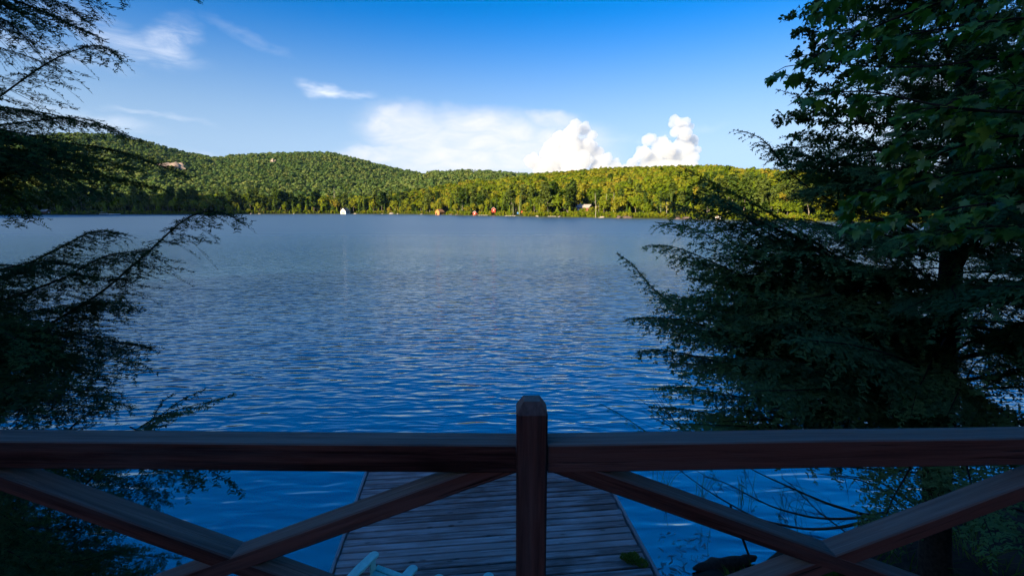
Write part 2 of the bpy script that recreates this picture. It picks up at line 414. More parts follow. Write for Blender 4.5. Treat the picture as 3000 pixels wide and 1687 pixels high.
# the near bank under and behind the deck
BANK = np.array([(-90, -2), (-30, 1.0), (-8, 3.2), (-2, 4.6), (1.5, 5.6), (2.5, 6.35), (3.4, 6.75), (5.2, 7.3), (7.4, 8.1), (10.5, 9.2), (20, 11), (90, 16)])
def bank_y(x): return np.interp(x, BANK[:, 0], BANK[:, 1])
def bank_z(x, y):
    d = bank_y(x) - y
    z = np.where(d < 0, d * .35, .05 + .16 * np.minimum(d, 8) + .12 * np.clip(d - 8, 0, None) + .38 * np.clip(d - 18, 0, 110))
    return z + .05 * np.sin(x * 3.1 + y * 1.7) + .04 * np.sin(x * 5.3 - y * 4.1)
xx = np.r_[np.linspace(-90, -12, 20), np.linspace(-11, 16, 109), np.linspace(18, 90, 18)]
dd = np.r_[np.linspace(-1.2, 6, 48), np.geomspace(6.5, 150, 30)]
X, D_ = np.meshgrid(xx, dd, indexing='ij'); Y = bank_y(X) - D_
tag(link('lake_bank', grid_mesh('lake_bank', X, Y, bank_z(X, Y)), M_bank), kind='structure')

# ------------------------------------------------------------------ cumulus clouds (far away, lit by the sun)
def cloud_mat():
    m, t, o = new_mat('cumulus')
    v = t.add('ShaderNodeVolumePrincipled'); t.put(v.inputs['Color'], (.86, .87, .89)); v.inputs['Density'].default_value = .004; v.inputs['Anisotropy'].default_value = .0
    t.l.new(v.outputs[0], o.inputs['Volume'])
    return m
M_cloud = cloud_mat()
def ico(sub):
    bm = bmesh.new(); bmesh.ops.create_icosphere(bm, subdivisions=sub, radius=1.0)
    V = np.array([v.co[:] for v in bm.verts]); Fc = np.array([[v.index for v in f.verts] for f in bm.faces]); bm.free()
    return V, Fc
ICO3, ICO2 = ico(3), ico(2)
def cloud(label, blobs, seed):
    g = np.random.default_rng(seed); DIST = 14000; parts = []; V0, F0 = ICO2
    for (px, py, r) in blobs:
        c = ony(px, py, DIST + g.uniform(-250, 250)); rad = r / F * DIST
        todo = [(c, rad)]
        for _ in range(15):
            v = g.normal(size=3); v /= np.linalg.norm(v)
            k = g.uniform(.2, .5); todo.append((c + v * rad * .75, rad * k))
            for _ in range(2):
                u = g.normal(size=3); u /= np.linalg.norm(u)
                todo.append((c + v * rad * .75 + u * rad * k * .8, rad * k * g.uniform(.35, .55)))
        for cc, rd in todo: parts.append((V0 * rd * np.array([1, 1, .92]) + cc, F0))
    V, Fc = join_arrays(parts)
    c0 = np.array(ony(blobs[0][0], 560, DIST))
    o = link('cumulus_cloud', mesh_np('cumulus_cloud', V - c0, Fc, True), M_cloud, loc=c0)
    rm = o.modifiers.new('union', 'REMESH'); rm.mode = 'VOXEL'; rm.voxel_size = 17; rm.use_smooth_shade = True
    sm = o.modifiers.new('soften', 'SMOOTH'); sm.factor = .5; sm.iterations = 2
    return tag(o, label, 'cloud', 'cumulus clouds over the right hill')
cloud('broad white cumulus cloud with one rounded peak, blending into the veil on its left',
      [(1686, 365, 17), (1712, 378, 19), (1675, 390, 24), (1640, 402, 20), (1733, 398, 15), (1622, 428, 26), (1672, 428, 34), (1718, 430, 28), (1752, 447, 20),
       (1778, 464, 17), (1604, 455, 26), (1562, 474, 24), (1640, 475, 34), (1700, 470, 34), (1755, 480, 24), (1800, 490, 22), (1830, 500, 18), (1600, 500, 40), (1680, 510, 40), (1760, 510, 40)], 3)
cloud('tall white cumulus cloud with a double-headed tower, above the right hill',
      [(1976, 350, 15), (2010, 357, 14), (1990, 374, 20), (1968, 364, 11), (1992, 357, 13), (2022, 372, 12), (1978, 388, 16), (1944, 414, 15), (1912, 404, 12), (1868, 462, 15), (2044, 440, 12), (2018, 435, 18), (2006, 392, 20), (2027, 412, 20), (2000, 420, 24), (1897, 411, 18), (1928, 424, 19), (1955, 440, 26), (1884, 448, 22),
       (1920, 462, 30), (1970, 466, 34), (2012, 452, 26), (2032, 462, 18), (1852, 480, 18), (1900, 490, 30), (1960, 500, 36), (2020, 492, 28), (1836, 496, 14)], 5)

# ------------------------------------------------------------------ far trees: prototypes
def quads(C, N, size, g, flat=0.0):
    C = np.asarray(C); N = np.asarray(N) / (np.linalg.norm(N, axis=1)[:, None] + 1e-9)
    U = np.cross(N, g.normal(size=N.shape)); U /= np.linalg.norm(U, axis=1)[:, None] + 1e-9
    W = np.cross(N, U); s = (size * g.uniform(.6, 1.3, len(C)))[:, None]
    k = g.uniform(.55, 1.0, (len(C), 1))
    V = np.stack([C - U * s - W * s * k * .6, C + U * s * .7 - W * s * k, C + U * s + W * s * k * .7, C - U * s * .6 + W * s * k], 1)
    return V.reshape(-1, 3), np.arange(len(C) * 4).reshape(-1, 4)
def rdir(g, n):
    v = g.normal(size=(n, 3)); return v / np.linalg.norm(v, axis=1)[:, None]
def crown_broad(seed, wd=.62, lo=.30, nl=15, nq=46, q=.05):
    g = np.random.default_rng(seed); parts = []
    for i in range(nl):
        v = rdir(g, 1)[0]; rr_ = g.uniform(.25, .95) ** .6
        c = np.array([v[0] * wd * .34 * rr_, v[1] * wd * .34 * rr_, (1 + lo) / 2 + v[2] * (1 - lo) * .36 * rr_])
        rad = g.uniform(.15, .24) * (1 - .5 * max(0, (c[2] - .75)))
        d = rdir(g, nq); d[:, 2] = np.where(d[:, 2] < -.35, -d[:, 2], d[:, 2])
        parts.append(quads(c + d * rad * g.uniform(.75, 1.05, (nq, 1)), d + g.normal(0, .35, d.shape), q, g))
    return join_arrays(parts)
def crown_spruce(seed, wd=.36, lo=.10, tiers=15, q=.042):
    g = np.random.default_rng(seed); C, N = [], []
    for i in range(tiers):
        f = i / (tiers - 1); z = lo + (1 - lo) * f; rad = wd / 2 * (1 - f) ** .85 * g.uniform(.8, 1.15) + .012
        n = int(46 * (1 - f) + 7); th = g.uniform(0, 6.28, n); k = g.uniform(.25, 1.0, n) ** .7
        lump = 1 + .18 * np.sin(th * 5 + g.uniform(0, 6))
        C.append(np.stack([np.cos(th) * rad * k * lump, np.sin(th) * rad * k * lump, z - .10 * k * rad / wd + g.uniform(-.02, .02, n)], 1))
        N.append(np.stack([np.cos(th) * .8, np.sin(th) * .8, np.full(n, .8)], 1) + g.normal(0, .3, (n, 3)))
    return quads(np.concatenate(C), np.concatenate(N), q, g)
def crown_pine(seed, wd=.44, lo=.34, tiers=10, q=.036):
    g = np.random.default_rng(seed); C, N = [], []
    for i in range(tiers):
        f = i / (tiers - 1); z = lo + (1 - lo) * f; rad = wd / 2 * (1 - .75 * f) * g.uniform(.6, 1.15)
        for b in range(g.integers(4, 7)):
            th = g.uniform(0, 6.28)
            for k in np.linspace(.3, 1, 4):
                n = 7; c = np.array([math.cos(th) * rad * k, math.sin(th) * rad * k, z + .05 * k * k])
                C.append(c + g.normal(0, 1, (n, 3)) * np.array([.028, .028, .012])); N.append(np.array([0, 0, 1.]) + g.normal(0, .5, (n, 3)))
    return quads(np.concatenate(C), np.concatenate(N), q, g)
def crown_cedar(seed, wd=.34, n=620, q=.034):
    g = np.random.default_rng(seed); f = g.uniform(0, 1, n) ** 1.25; th = g.uniform(0, 6.28, n)
    rad = wd / 2 * np.sin(np.pi * (.18 + .82 * f) ** .8) ** .9 * (1 + .16 * np.sin(th * 4 + f * 11)) * g.uniform(.75, 1.05, n)
    C = np.stack([np.cos(th) * rad, np.sin(th) * rad, .03 + .97 * f], 1)
    return quads(C, np.stack([np.cos(th), np.sin(th), np.full(n, .45)], 1) + g.normal(0, .35, (n, 3)), q, g)
def trunk_arr(seed, h=.75, r=.016, bend=.02):
    g = np.random.default_rng(seed); z = np.linspace(-.06, h, 7)
    P = np.stack([np.cumsum(g.normal(0, bend, 7)) * .6, np.cumsum(g.normal(0, bend, 7)) * .6, z], 1); P[:, :2] -= P[1, :2]
    return tube_arrays(P, np.linspace(r, r * .3, 7), 5)
def dead_arr(seed, h=1.0):
    g = np.random.default_rng(seed); V = [trunk_arr(seed, h, .016, .015)]
    for i in range(11):
        z = g.uniform(.35, .95) * h; th = g.uniform(0, 6.28); L = g.uniform(.06, .2) * (1.1 - z)
        p = np.array([[0, 0, z], [math.cos(th) * L * .6, math.sin(th) * L * .6, z + L * .3], [math.cos(th) * L, math.sin(th) * L, z + L * .75]])
        V.append(tube_arrays(p, [.006, .004, .0015], 4))
    return join_arrays(V)
KINDS = {}
def proto(kind, crowns, mats, trunk_mat, th, tr):
    KINDS[kind] = []
    for i, c in enumerate(crowns):
        cm = mesh_np(kind + '_crown', *c); tm = mesh_np(kind + '_trunk', *trunk_arr(i * 7 + len(kind), th, tr), True)
        cm.materials.append(mats); tm.materials.append(trunk_mat); KINDS[kind].append((tm, cm))
proto('broadleaf', [crown_broad(11), crown_broad(12, .7, .34), crown_broad(13, .55, .24), crown_broad(14, .62, .3, 18)], M_far_dec, M_bark_pale, .7, .014)
proto('spruce', [crown_spruce(21), crown_spruce(22, .3), crown_spruce(23, .42, .06)], M_far_con, M_bark_pale, .9, .012)
proto('pine', [crown_pine(31), crown_pine(32, .5, .42), crown_pine(33, .4, .25, 12)], M_far_con, M_bark_pale, .95, .013)
proto('cedar', [crown_cedar(41), crown_cedar(42, .4), crown_cedar(43, .28)], M_far_ced, M_bark_pale, .5, .012)
# joined, unlinked copies for the forest mass
LIB = bpy.data.collections.new('forest_library')
def lib(name, crown, mat, tk=None):
    parts = [crown] + ([tk] if tk else [])
    me = mesh_np(name, *join_arrays(parts)); me.materials.append(mat); me.materials.append(M_bark_pale)
    if tk:
        mi = np.zeros(len(me.polygons), dtype=np.int32); mi[len(crown[1]):] = 1; me.polygons.foreach_set('material_index', mi)
    o = bpy.data.objects.new(name, me); LIB.objects.link(o)
lib('a0', crown_broad(51, .7, .2, 16, 34, .058), M_far_dec); lib('a1', crown_broad(52, .85, .3, 13, 36, .062), M_far_dec); lib('a2', crown_broad(53, .64, .2, 12, 40, .065), M_far_dec)
lib('a3', crown_spruce(54, .4, .1, 12, .055), M_far_con); lib('a4', crown_pine(55), M_far_con, trunk_arr(3, .95, .013)); lib('a5', crown_cedar(56, .36, 420, .042), M_far_ced)
lib('a6', crown_broad(57, .85, .2, 9, 24, .085), M_mtn_dec); lib('a7', crown_broad(58, .75, .2, 9, 24, .085), M_mtn_dec); lib('a8', crown_spruce(59, .36, .08, 9, .065), M_far_con)
lib('a9', crown_broad(60, .8, .25, 9, 30, .075), M_mtn_dec)

# where they stand
pts = []          # x, y, height, kind-index, individual?
g = np.random.default_rng(99)
def jitter_grid(x0, x1, y0, y1, s):
    gx, gy = np.meshgrid(np.arange(x0, x1, s), np.arange(y0, y1, s), indexing='ij')
    return np.stack([gx.ravel(), gy.ravel()], 1) + g.uniform(-.5, .5, (gx.size, 2)) * s * .95
def keep(Q, fn):
    a = np.arctan2(Q[:, 0], Q[:, 1]); r = np.hypot(Q[:, 0], Q[:, 1]); return Q[fn(a, r, r - shore_d(a))]
A0, A1 = math.radians(-50), math.radians(50)
CABIN = np.array([onz(1712, 638.5)[0] * 1.1, onz(1712, 638.5)[1] * 1.1])
near = keep(jitter_grid(-620, 330, 120, 760, 5.6), lambda a, r, d: (a > A0) & (a < A1) & (d > 3.0) & (r < np.where(a > azi(1150), 650, shore_d(a) + 75)))
mid = keep(jitter_grid(-900, 700, 300, 1050, 7.4), lambda a, r, d: (a > A0) & (a < math.radians(34)) & (d > np.where(a > azi(1150), 9e9, 75)) & (r < 1050))
mid2 = keep(jitter_grid(-300, 500, 500, 1000, 7.6), lambda a, r, d: (a > azi(1150)) & (a < math.radians(34)) & (r > 660) & (r < 1000))
far = keep(jitter_grid(-1400, 100, 700, 1700, 8.6), lambda a, r, d: (a > math.radians(-49)) & (a < azi(1420)) & (r > 1050) & (r < 1640))
print('trees', len(near), len(mid), len(mid2), len(far))
CLEAR = []        # (x, y, radius) kept free for houses
def clearing(px, py, rad, back=1.0):
    p = onz(px, py) * np.array([back, back, 1]); CLEAR.append((p[0], p[1], rad)); return p
P_WHITE = clearing(1012, 626.9, 9, 1.0); P_ORANGE = clearing(1289, 629.4, 8.5, 1.0); P_RED = clearing(1391, 631.5, 5, 1.0)
P_RED2 = clearing(1446, 633, 4.5, 1.05); P_CABIN = clearing(1712, 637.8, 9, 1.12); P_SHACK = clearing(135, 629.9, 5, 1.02); P_WHITE2 = clearing(2105, 644.5, 3.5, 1.01)
P_PATIO = clearing(1520, 634.2, 4.5, 1.03)
def is_clear(Q):
    ok = np.ones(len(Q), bool)
    for x, y, r in CLEAR: ok &= np.hypot(Q[:, 0] - x, Q[:, 1] - y) > r
    # keep the sight line to the houses open
    for p, wd in ((P_WHITE, 5.5), (P_ORANGE, 5), (P_RED, 3), (P_RED2, 1.4), (P_SHACK, 3), (P_WHITE2, 2.4), (P_PATIO, 3.0)):
        n = p[:2] / np.linalg.norm(p[:2]); al = Q @ n; ac = np.abs(Q @ np.array([n[1], -n[0]]))
        ok &= ~((al < np.linalg.norm(p[:2])) & (ac < wd))
    return ok
near = near[is_clear(near)]
an, rn = np.arctan2(near[:, 0], near[:, 1]), np.hypot(near[:, 0], near[:, 1]); dn = rn - shore_d(an)
zn = terrain(near[:, 0], near[:, 1])
u = g.uniform(0, 1, len(near))
pcon = np.where(dn < 22, .62, np.where(dn < 50, .34, .07)); pcon = np.where((an > azi(2060)) & (dn > 12) & (dn < 120), .8, pcon)
kind = np.where(u > pcon, 0, np.where(u < pcon * .42, 1, np.where((u < pcon * .72) | (dn > 14), 2, 3)))   # 0 broad 1 spruce 2 pine 3 cedar
hgt = np.choose(kind, [g.uniform(7.5, 14.5, len(near)), g.uniform(8, 15, len(near)), np.where(dn < 40, g.uniform(13, 21, len(near)), g.uniform(9, 14, len(near))), g.uniform(5, 10, len(near))])
hgt = np.where(dn < 7, np.minimum(hgt, g.uniform(4, 10, len(near))), hgt)
hgt *= np.where(an < azi(1100), 1.12, 1.0) * np.where(rn < 330, .86, 1.0)
# trees right in front of the brown cabin stay low
n_ = P_CABIN[:2] / np.linalg.norm(P_CABIN[:2]); al = near @ n_; ac = near @ np.array([n_[1], -n_[0]])
hgt = np.where((al < np.linalg.norm(P_CABIN[:2])) & (np.abs(ac) < 8.5), np.minimum(hgt, g.uniform(3.2, 5.2, len(near))), hgt)
vis = (np.abs(an) < math.radians(46)) & (an > azi(60)) & (an < azi(2330))
score = np.where(vis & (dn < 40), hgt / rn * np.where(dn < 14, 1.6, 1.0), 0)
pick = np.zeros(len(near), bool)
for k, nmax in ((0, 150), (1, 75), (2, 75), (3, 60)):
    idx = np.where((kind == k) & (score > 0))[0]; pick[idx[np.argsort(-score[idx])][:nmax]] = True
KN = ['broadleaf', 'spruce', 'pine', 'cedar']
DESC = {'broadleaf': 'rounded olive-green broadleaf tree', 'spruce': 'pointed dark green spruce', 'pine': 'tall layered white pine', 'cedar': 'narrow yellow-green cedar'}
def stretch(a):
    for lim, s in ((azi(640), 'on the shaded left shore'), (azi(985), 'left of the white boathouse'), (azi(1265), 'between white and orange boathouses'), (azi(1380), 'between orange boathouse and red shed'),
                   (azi(1680), 'between red shed and brown cabin'), (azi(1900), 'near the brown cabin'), (9, 'on the right shore')):
        if a < lim: return s
ORD = ['first', 'second', 'third', 'fourth', 'fifth', 'sixth', 'seventh', 'eighth', 'ninth', 'tenth', 'eleventh', 'twelfth', 'thirteenth', 'fourteenth', 'fifteenth', 'sixteenth']
plan = {}
for i in np.where(pick)[0]:
    k = KN[kind[i]]; med = np.median(hgt[pick & (kind == kind[i])])
    plan.setdefault(('taller' if hgt[i] > med else 'shorter', k, 'at the waterline' if dn[i] < 8 else 'set back from the water', stretch(an[i])), []).append(i)
for (size, k, row, st), ids in plan.items():
    ids.sort(key=lambda q: an[q])
    for n_, i in enumerate(ids):
        tm, cm = KINDS[k][g.integers(len(KINDS[k]))]
        e = empty(k + '_tree', (near[i, 0], near[i, 1], zn[i]), g.uniform(0, 6.28))
        s_ = hgt[i]; wsc = s_ * g.uniform(.85, 1.2); e.scale = (wsc, wsc, s_)
        ordn = '' if len(ids) == 1 else ', ' + (ORD[n_] if n_ < 16 else f'{n_ + 1}th') + ' from left'
        tag(e, size + ' ' + {'broadleaf': 'olive broadleaf tree', 'spruce': 'pointed spruce', 'pine': 'layered white pine', 'cedar': 'yellow-green cedar'}[k] + ' ' + row.replace(' from the water', '') + ' ' + st.replace('on the far shore ', '') + ordn, 'tree', k + ' trees ' + st)
        link('trunk', tm, None, e); link('crown', cm, None, e)
def cloudpts(name, Q, H, K, label, kind='stuff'):
    Z = terrain(Q[:, 0], Q[:, 1]) if name != 'woods_behind' else H * 0
    return Q, Z, H, K
rest = ~pick
bQ = [near[rest]]; bH = [hgt[rest]]; bK = [np.choose(kind[rest], [g.integers(0, 3, rest.sum()), np.full(rest.sum(), 3), np.full(rest.sum(), 4), np.full(rest.sum(), 5)])]
for Q, c, hl, hh in ((mid, .2, 6.5, 14.5), (mid2, .25, 7, 13.5), (far, .17, 7, 14)):
    uu = g.uniform(0, 1, len(Q)); bQ.append(Q); bH.append(g.uniform(hl, hh, len(Q)))
    bK.append(np.where(uu < c, 8, np.choose(g.integers(0, 3, len(Q)), [6, 7, 9])))
# undergrowth down to the water
au = g.uniform(math.radians(-47), math.radians(47), 2600); ru = shore_d(au) + g.uniform(.8, 5, 2600)
Qu = np.stack([ru * np.sin(au), ru * np.cos(au)], 1); Qu = Qu[is_clear(Qu)]
bQ.append(Qu); bH.append(g.uniform(1.2, 3.6, len(Qu))); bK.append(np.choose(g.integers(0, 3, len(Qu)), [0, 2, 5]))
# the hill to the left and the wooded slope behind the deck
hl_ = jitter_grid(-1100, -440, -400, 290, 15); hz = left_hill(hl_[:, 0], hl_[:, 1]); sel = hz > 2
bq = jitter_grid(-85, 85, -150, -24, 6.0)
Qa = np.concatenate(bQ); Za = terrain(Qa[:, 0], Qa[:, 1])
Qa = np.concatenate([Qa, hl_[sel], bq]); Za = np.concatenate([Za, hz[sel], bank_z(bq[:, 0], bq[:, 1])])
Ha = np.concatenate(bH + [g.uniform(12, 17, sel.sum()), g.uniform(13, 19, len(bq))])
Ka = np.concatenate(bK + [np.full(sel.sum(), 6), g.integers(0, 4, len(bq))])
me = bpy.data.meshes.new('forest'); me.vertices.add(len(Qa))
me.vertices.foreach_set('co', np.stack([Qa[:, 0], Qa[:, 1], Za - .2], 1).astype(np.float32).ravel())
for nm, arr, ty in (('hgt', Ha, 'FLOAT'), ('wid', Ha * g.uniform(.75, 1.25, len(Ha)) * g.choice([.7, 1.0, 1.0, 1.45], len(Ha)) * np.where(Ka >= 6, 1.15, 1.0), 'FLOAT'), ('rot', g.uniform(0, 6.28, len(Ha)), 'FLOAT')):
    me.attributes.new(nm, ty, 'POINT').data.foreach_set('value', arr.astype(np.float32))
me.attributes.new('idx', 'INT', 'POINT').data.foreach_set('value', Ka.astype(np.int32))
forest = tag(link('forest', me), 'dense green forest covering the hills behind the lake', 'forest', kind='stuff')
ng = bpy.data.node_groups.new('forest_nodes', 'GeometryNodeTree')
ng.interface.new_socket('Geometry', in_out='INPUT', socket_type='NodeSocketGeometry'); ng.interface.new_socket('Geometry', in_out='OUTPUT', socket_type='NodeSocketGeometry')
N = ng.nodes; gi = N.new('NodeGroupInput'); go = N.new('NodeGroupOutput')
ci = N.new('GeometryNodeCollectionInfo'); ci.inputs['Collection'].default_value = LIB; ci.inputs['Separate Children'].default_value = True; ci.inputs['Reset Children'].default_value = True
ip = N.new('GeometryNodeInstanceOnPoints'); ip.inputs['Pick Instance'].default_value = True
def attr(nm, ty):
    a = N.new('GeometryNodeInputNamedAttribute'); a.data_type = ty; a.inputs[0].default_value = nm
    return [o for o in a.outputs if o.enabled and o.name == 'Attribute'][0]
cx = N.new('ShaderNodeCombineXYZ'); cr = N.new('ShaderNodeCombineXYZ'); L = ng.links
for i_ in (0, 1): L.new(attr('wid', 'FLOAT'), cx.inputs[i_])
L.new(attr('hgt', 'FLOAT'), cx.inputs[2]); L.new(attr('rot', 'FLOAT'), cr.inputs[2])
L.new(gi.outputs[0], ip.inputs['Points']); L.new(ci.outputs[0], ip.inputs['Instance']); L.new(attr('idx', 'INT'), ip.inputs['Instance Index'])
L.new(cr.outputs[0], ip.inputs['Rotation']); L.new(cx.outputs[0], ip.inputs['Scale']); L.new(ip.outputs[0], go.inputs[0])
forest.modifiers.new('forest', 'NODES').node_group = ng

# bare pale trunks standing out along the shore
dead_m = [mesh_np('dead_tree', *dead_arr(s), True) for s in (1, 2, 3)]
for (px, yb, yt, k, lab) in ((1745, 638.5, 568, 1.02, 'tall bare pale trunk just right of the brown cabin'), (1797, 638.5, 572, 1.02, 'forked bare pale tree at the water, second trunk right of the brown cabin'),
                             (1776, 638, 578, 1.03, 'straight pale snag between two bare trunks near the brown cabin'), (1933, 641, 606, 1.01, 'small bleached snag beside the bright cedar'),
                             (1952, 641.5, 595, 1.01, 'leaning pale dead tree right of the bleached snag'), (982, 627, 566, 1.10, 'thin grey snag rising above the trees behind the white boathouse'),
                             (1503, 634, 600, 1.02, 'slanting white birch trunk left of the small lakeside clearing'), (1522, 634, 596, 1.03, 'white birch trunk beside the red item in the clearing'),
                             (1566, 635, 602, 1.02, 'pale curved trunk right of the lakeside clearing'), (1606, 635.6, 610, 1.01, 'short pale trunk above the small floating dock'), (2128, 645, 590, 1.03, 'pale bare trunk behind the hemlock tips at right')):
    p = onz(px, yb) * np.array([k, k, 1]); rr_ = math.hypot(p[0], p[1]); zb = float(terrain(p[0], p[1]))
    h = (yb - yt) / F * rr_ + (k - 1) * 4
    o = link('dead_tree', dead_m[int(px) % 3], M_birch if px != 982 else M_bark_pale, None, (p[0], p[1], zb), (random.Random(px).uniform(-.06, .06), random.Random(px + 1).uniform(-.12, .12), px), (h * .62, h * .62, h))
    tag(o, lab, 'dead tree', 'bare pale trunks on the far shore')

# rocks at the waterline
rk = []
for s in range(4):
    V, Fc = ICO2; gg = np.random.default_rng(s + 300)
    d = 1 + .25 * np.sin(V @ gg.normal(size=3) * 3 + 1) + .2 * np.sin(V @ gg.normal(size=3) * 5)
    rk.append(mesh_np('rock', V * d[:, None] * np.array([1, .8, .5]), Fc))
ROCKS = [(1040, 1.2, 0, 'pale rock just right of the white boathouse'), (1120, 1.0, 0, 'low pale rock between the white boathouse and the slab rock'), (1148, 2.2, 0, 'broad pale slab rock midway between the two boathouses'), (1165, 1.2, 0, 'small rock at the right end of the slab rock'),
         (1235, 1.0, 0, 'pale upright rock left of the orange boathouse'), (1322, 1.7, 1, 'dark rock right of the orange boathouse'), (1340, 1.6, 1, 'second dark rock right of the orange boathouse'), (1575, 1.2, 0, 'pinkish rock on the shore left of the floating dock'),
         (1640, 1.3, 0, 'pale rock right of the floating dock'), (1765, 1.4, 0, 'pale rock below the tall bare trunk'), (1815, 2.2, 1, 'dark ledge rock left of the bright cedar'), (1842, 2.4, 1, 'long dark ledge rock under the cedars'), (1985, 2.6, 1, 'dark ledge rock right of the bright cedar'), (2015, 2.4, 1, 'dark ledge rock at the far right cedars'),
         (735, 1.4, 0, 'pale rock on the shore at the edge of the shade'), (760, 1.2, 0, 'small pale rock in the lit left shore'), (860, 1.3, 0, 'pale rock midway along the left shore'), (2230, 1.8, 1, 'dark rock at the water behind the right hemlock')]
for i, (px, s, dk, lab) in enumerate(ROCKS):
    a = azi(px); r = float(shore_d(a)) + 1.0
    o = link('shore_rock', rk[i % 4].copy(), (M_rock, M_rock_dark)[dk], None, (r * math.sin(a), r * math.cos(a), .15), (0, 0, i * 1.7), (s * 1.4, s, s))
    tag(o, lab, 'rock', 'rocks along the far shore')
# cliffs on the mountain
def crag(seed):
    g_ = np.random.default_rng(seed); n = 12; x = np.linspace(-1, 1, n); top_ = 1 - .7 * x * x + g_.normal(0, .16, n); dep = g_.normal(0, .18, n)
    V = []
    for i in range(n): V += [(x[i], dep[i], -.6), (x[i], dep[i] + .05, top_[i] * .5 + g_.normal(0, .05)), (x[i], dep[i] + .3, top_[i]), (x[i], .9, top_[i] - .1)]
    i = np.arange(n * 4).reshape(n, 4); Fc = np.stack([i[:-1, :-1], i[1:, :-1], i[1:, 1:], i[:-1, 1:]], -1).reshape(-1, 4); return mesh_np('rock_cliff', np.array(V), Fc)
for px, py, s, hh, lab in ((503, 492, 26, 10, 'pinkish granite cliff on the left mountain, behind the hemlock tips'), (533, 487, 14, 9, 'pale granite cliff at the right of the pair on the left mountain'), (811, 478, 7, 11, 'tiny pale rock patch near the rounded summit')):
    e = math.tan(elev(px, py)); a = azi(px); rr_ = np.linspace(600, 1545, 400)
    zz = terrain(rr_ * math.sin(a), rr_ * math.cos(a)); k = np.argmin(np.abs(zz + 9 - (EYE + rr_ * e)))
    o = link('rock_cliff', crag(int(px)), M_cliff, None, (rr_[k] * math.sin(a), rr_[k] * math.cos(a), zz[k] + 7), (0, 0, -a), (s, 8, hh))
    tag(o, lab, 'cliff', 'bare rock on the mountain')

# ------------------------------------------------------------------ buildings on the far shore
M_white = plain('white paint', (.8, .8, .78), .6, .05, 2)
M_grey_roof = plain('grey shingle roof', (.11, .12, .14), .8, .2, 3)
M_orange = plain('orange stained boards', (.52, .19, .06), .7, .12, 2)
M_orange_roof = plain('brown shingle roof', (.30, .16, .09), .8, .2, 3)
M_red = plain('barn red paint', (.50, .05, .025), .6, .1, 2)
M_brown = plain('brown log wall', (.16, .06, .035), .7, .2, 2)
M_cab_roof = plain('weathered grey roof', (.36, .31, .28), .8, .15, 2)
M_dark = plain('opening shade and dark parts', (.01, .01, .012), .6, .1, 2)  # near-black: painted shade of openings, also floats and outboard motor
M_blue = plain('blue plastic', (.05, .2, .5), .5, .1, 2)
M_glass = plain('window glass', (.03, .04, .06), .1, .1, 2, .6)
def house(name, loc, yaw, W, L, wall_h, rise, wall, roof, label, cat, over=.35, z0=None, hip=0.0):
    """gable end (width W) looks along local -Y; ridge runs along Y"""
    e = empty(name, loc, yaw, label, cat)
    w2, l2 = W / 2, L / 2
    link('wall', poly_prism('wall', [(-w2, -1.2), (w2, -1.2), (w2, wall_h), (0, wall_h + rise), (-w2, wall_h)], -l2, l2), wall, e)
    k = rise / w2; bm = bmesh.new()
    for s in (-1, 1):
        a = [(0, wall_h + rise + .03), (s * (w2 + over), wall_h - over * k + .03)]
        y0, y1 = -l2 - over, l2 + over
        pts = [(a[0][0], y0 + hip, a[0][1]), (a[1][0], y0, a[1][1]), (a[1][0], y1, a[1][1]), (a[0][0], y1 - hip, a[0][1])]
        v = [bm.verts.new(p) for p in pts] + [bm.verts.new((p[0], p[1], p[2] + .16)) for p in pts]
        for f in ((0, 1, 2, 3), (7, 6, 5, 4), (0, 4, 5, 1), (1, 5, 6, 2), (2, 6, 7, 3), (3, 7, 4, 0)): bm.faces.new([v[i] for i in f])
    bmesh.ops.recalc_face_normals(bm, faces=bm.faces)
    r = link('roof', from_bm('roof', bm), roof, e)
    return e, r
def panel(name, parent, c, s, mat): return link(name, box_mesh(name, (0, 0, 0), s, min(s) * .2), mat, parent, c)
def face_cam(p): return math.atan2(-p[0], p[1])          # rotation so that local -Y looks back at the camera

# white boathouse
y0 = face_cam(P_WHITE)
e, r = house('white_boathouse', (P_WHITE[0], P_WHITE[1], .3), y0 - math.radians(42), 6.6, 6.6, 2.6, 3.0, M_white, M_grey_roof, 'white gabled boathouse with grey roof at the water', 'boathouse')
panel('boat_slip_shade', e, (-1.3, -3.32, .75), (1.5, .12, 1.7), M_dark); panel('boat_slip_shade', e, (1.1, -3.32, .75), (1.7, .12, 1.7), M_dark)  # near-black panels paint the shade inside the open boat slips
panel('gable_sign', e, (0, -3.34, 3.9), (1.6, .1, .9), M_red); panel('window', e, (-1.9, -3.34, 2.1), (.7, .1, .7), M_glass)
panel('porch_shade', e, (3.32, .4, 1.2), (.12, 4.6, 1.4), M_dark)  # dark panel puts the open porch's shade onto the solid wall
for k in range(4): panel('porch_post', e, (3.42, -1.9 + k * 1.5, 1.2), (.14, .14, 1.8), M_white)
panel('porch_rail', e, (3.44, .35, .9), (.1, 4.7, .12), M_white)
# orange boathouse
y0 = face_cam(P_ORANGE)
e, r = house('orange_boathouse', (P_ORANGE[0], P_ORANGE[1], .25), y0 - math.radians(48), 5.2, 6.2, 2.4, 2.1, M_orange, M_orange_roof, 'orange stained wooden boathouse with hipped brown roof', 'boathouse', hip=1.0)
panel('boat_slip_shade', e, (-1.2, -3.12, .6), (1.5, .12, 1.6), M_dark)  # near-black panel painted as the shade of a boat opening
for k in (-1, 1): panel('corner_post', e, (k * 2.6, -3.1, 1.1), (.18, .18, 2.4), M_orange_roof)
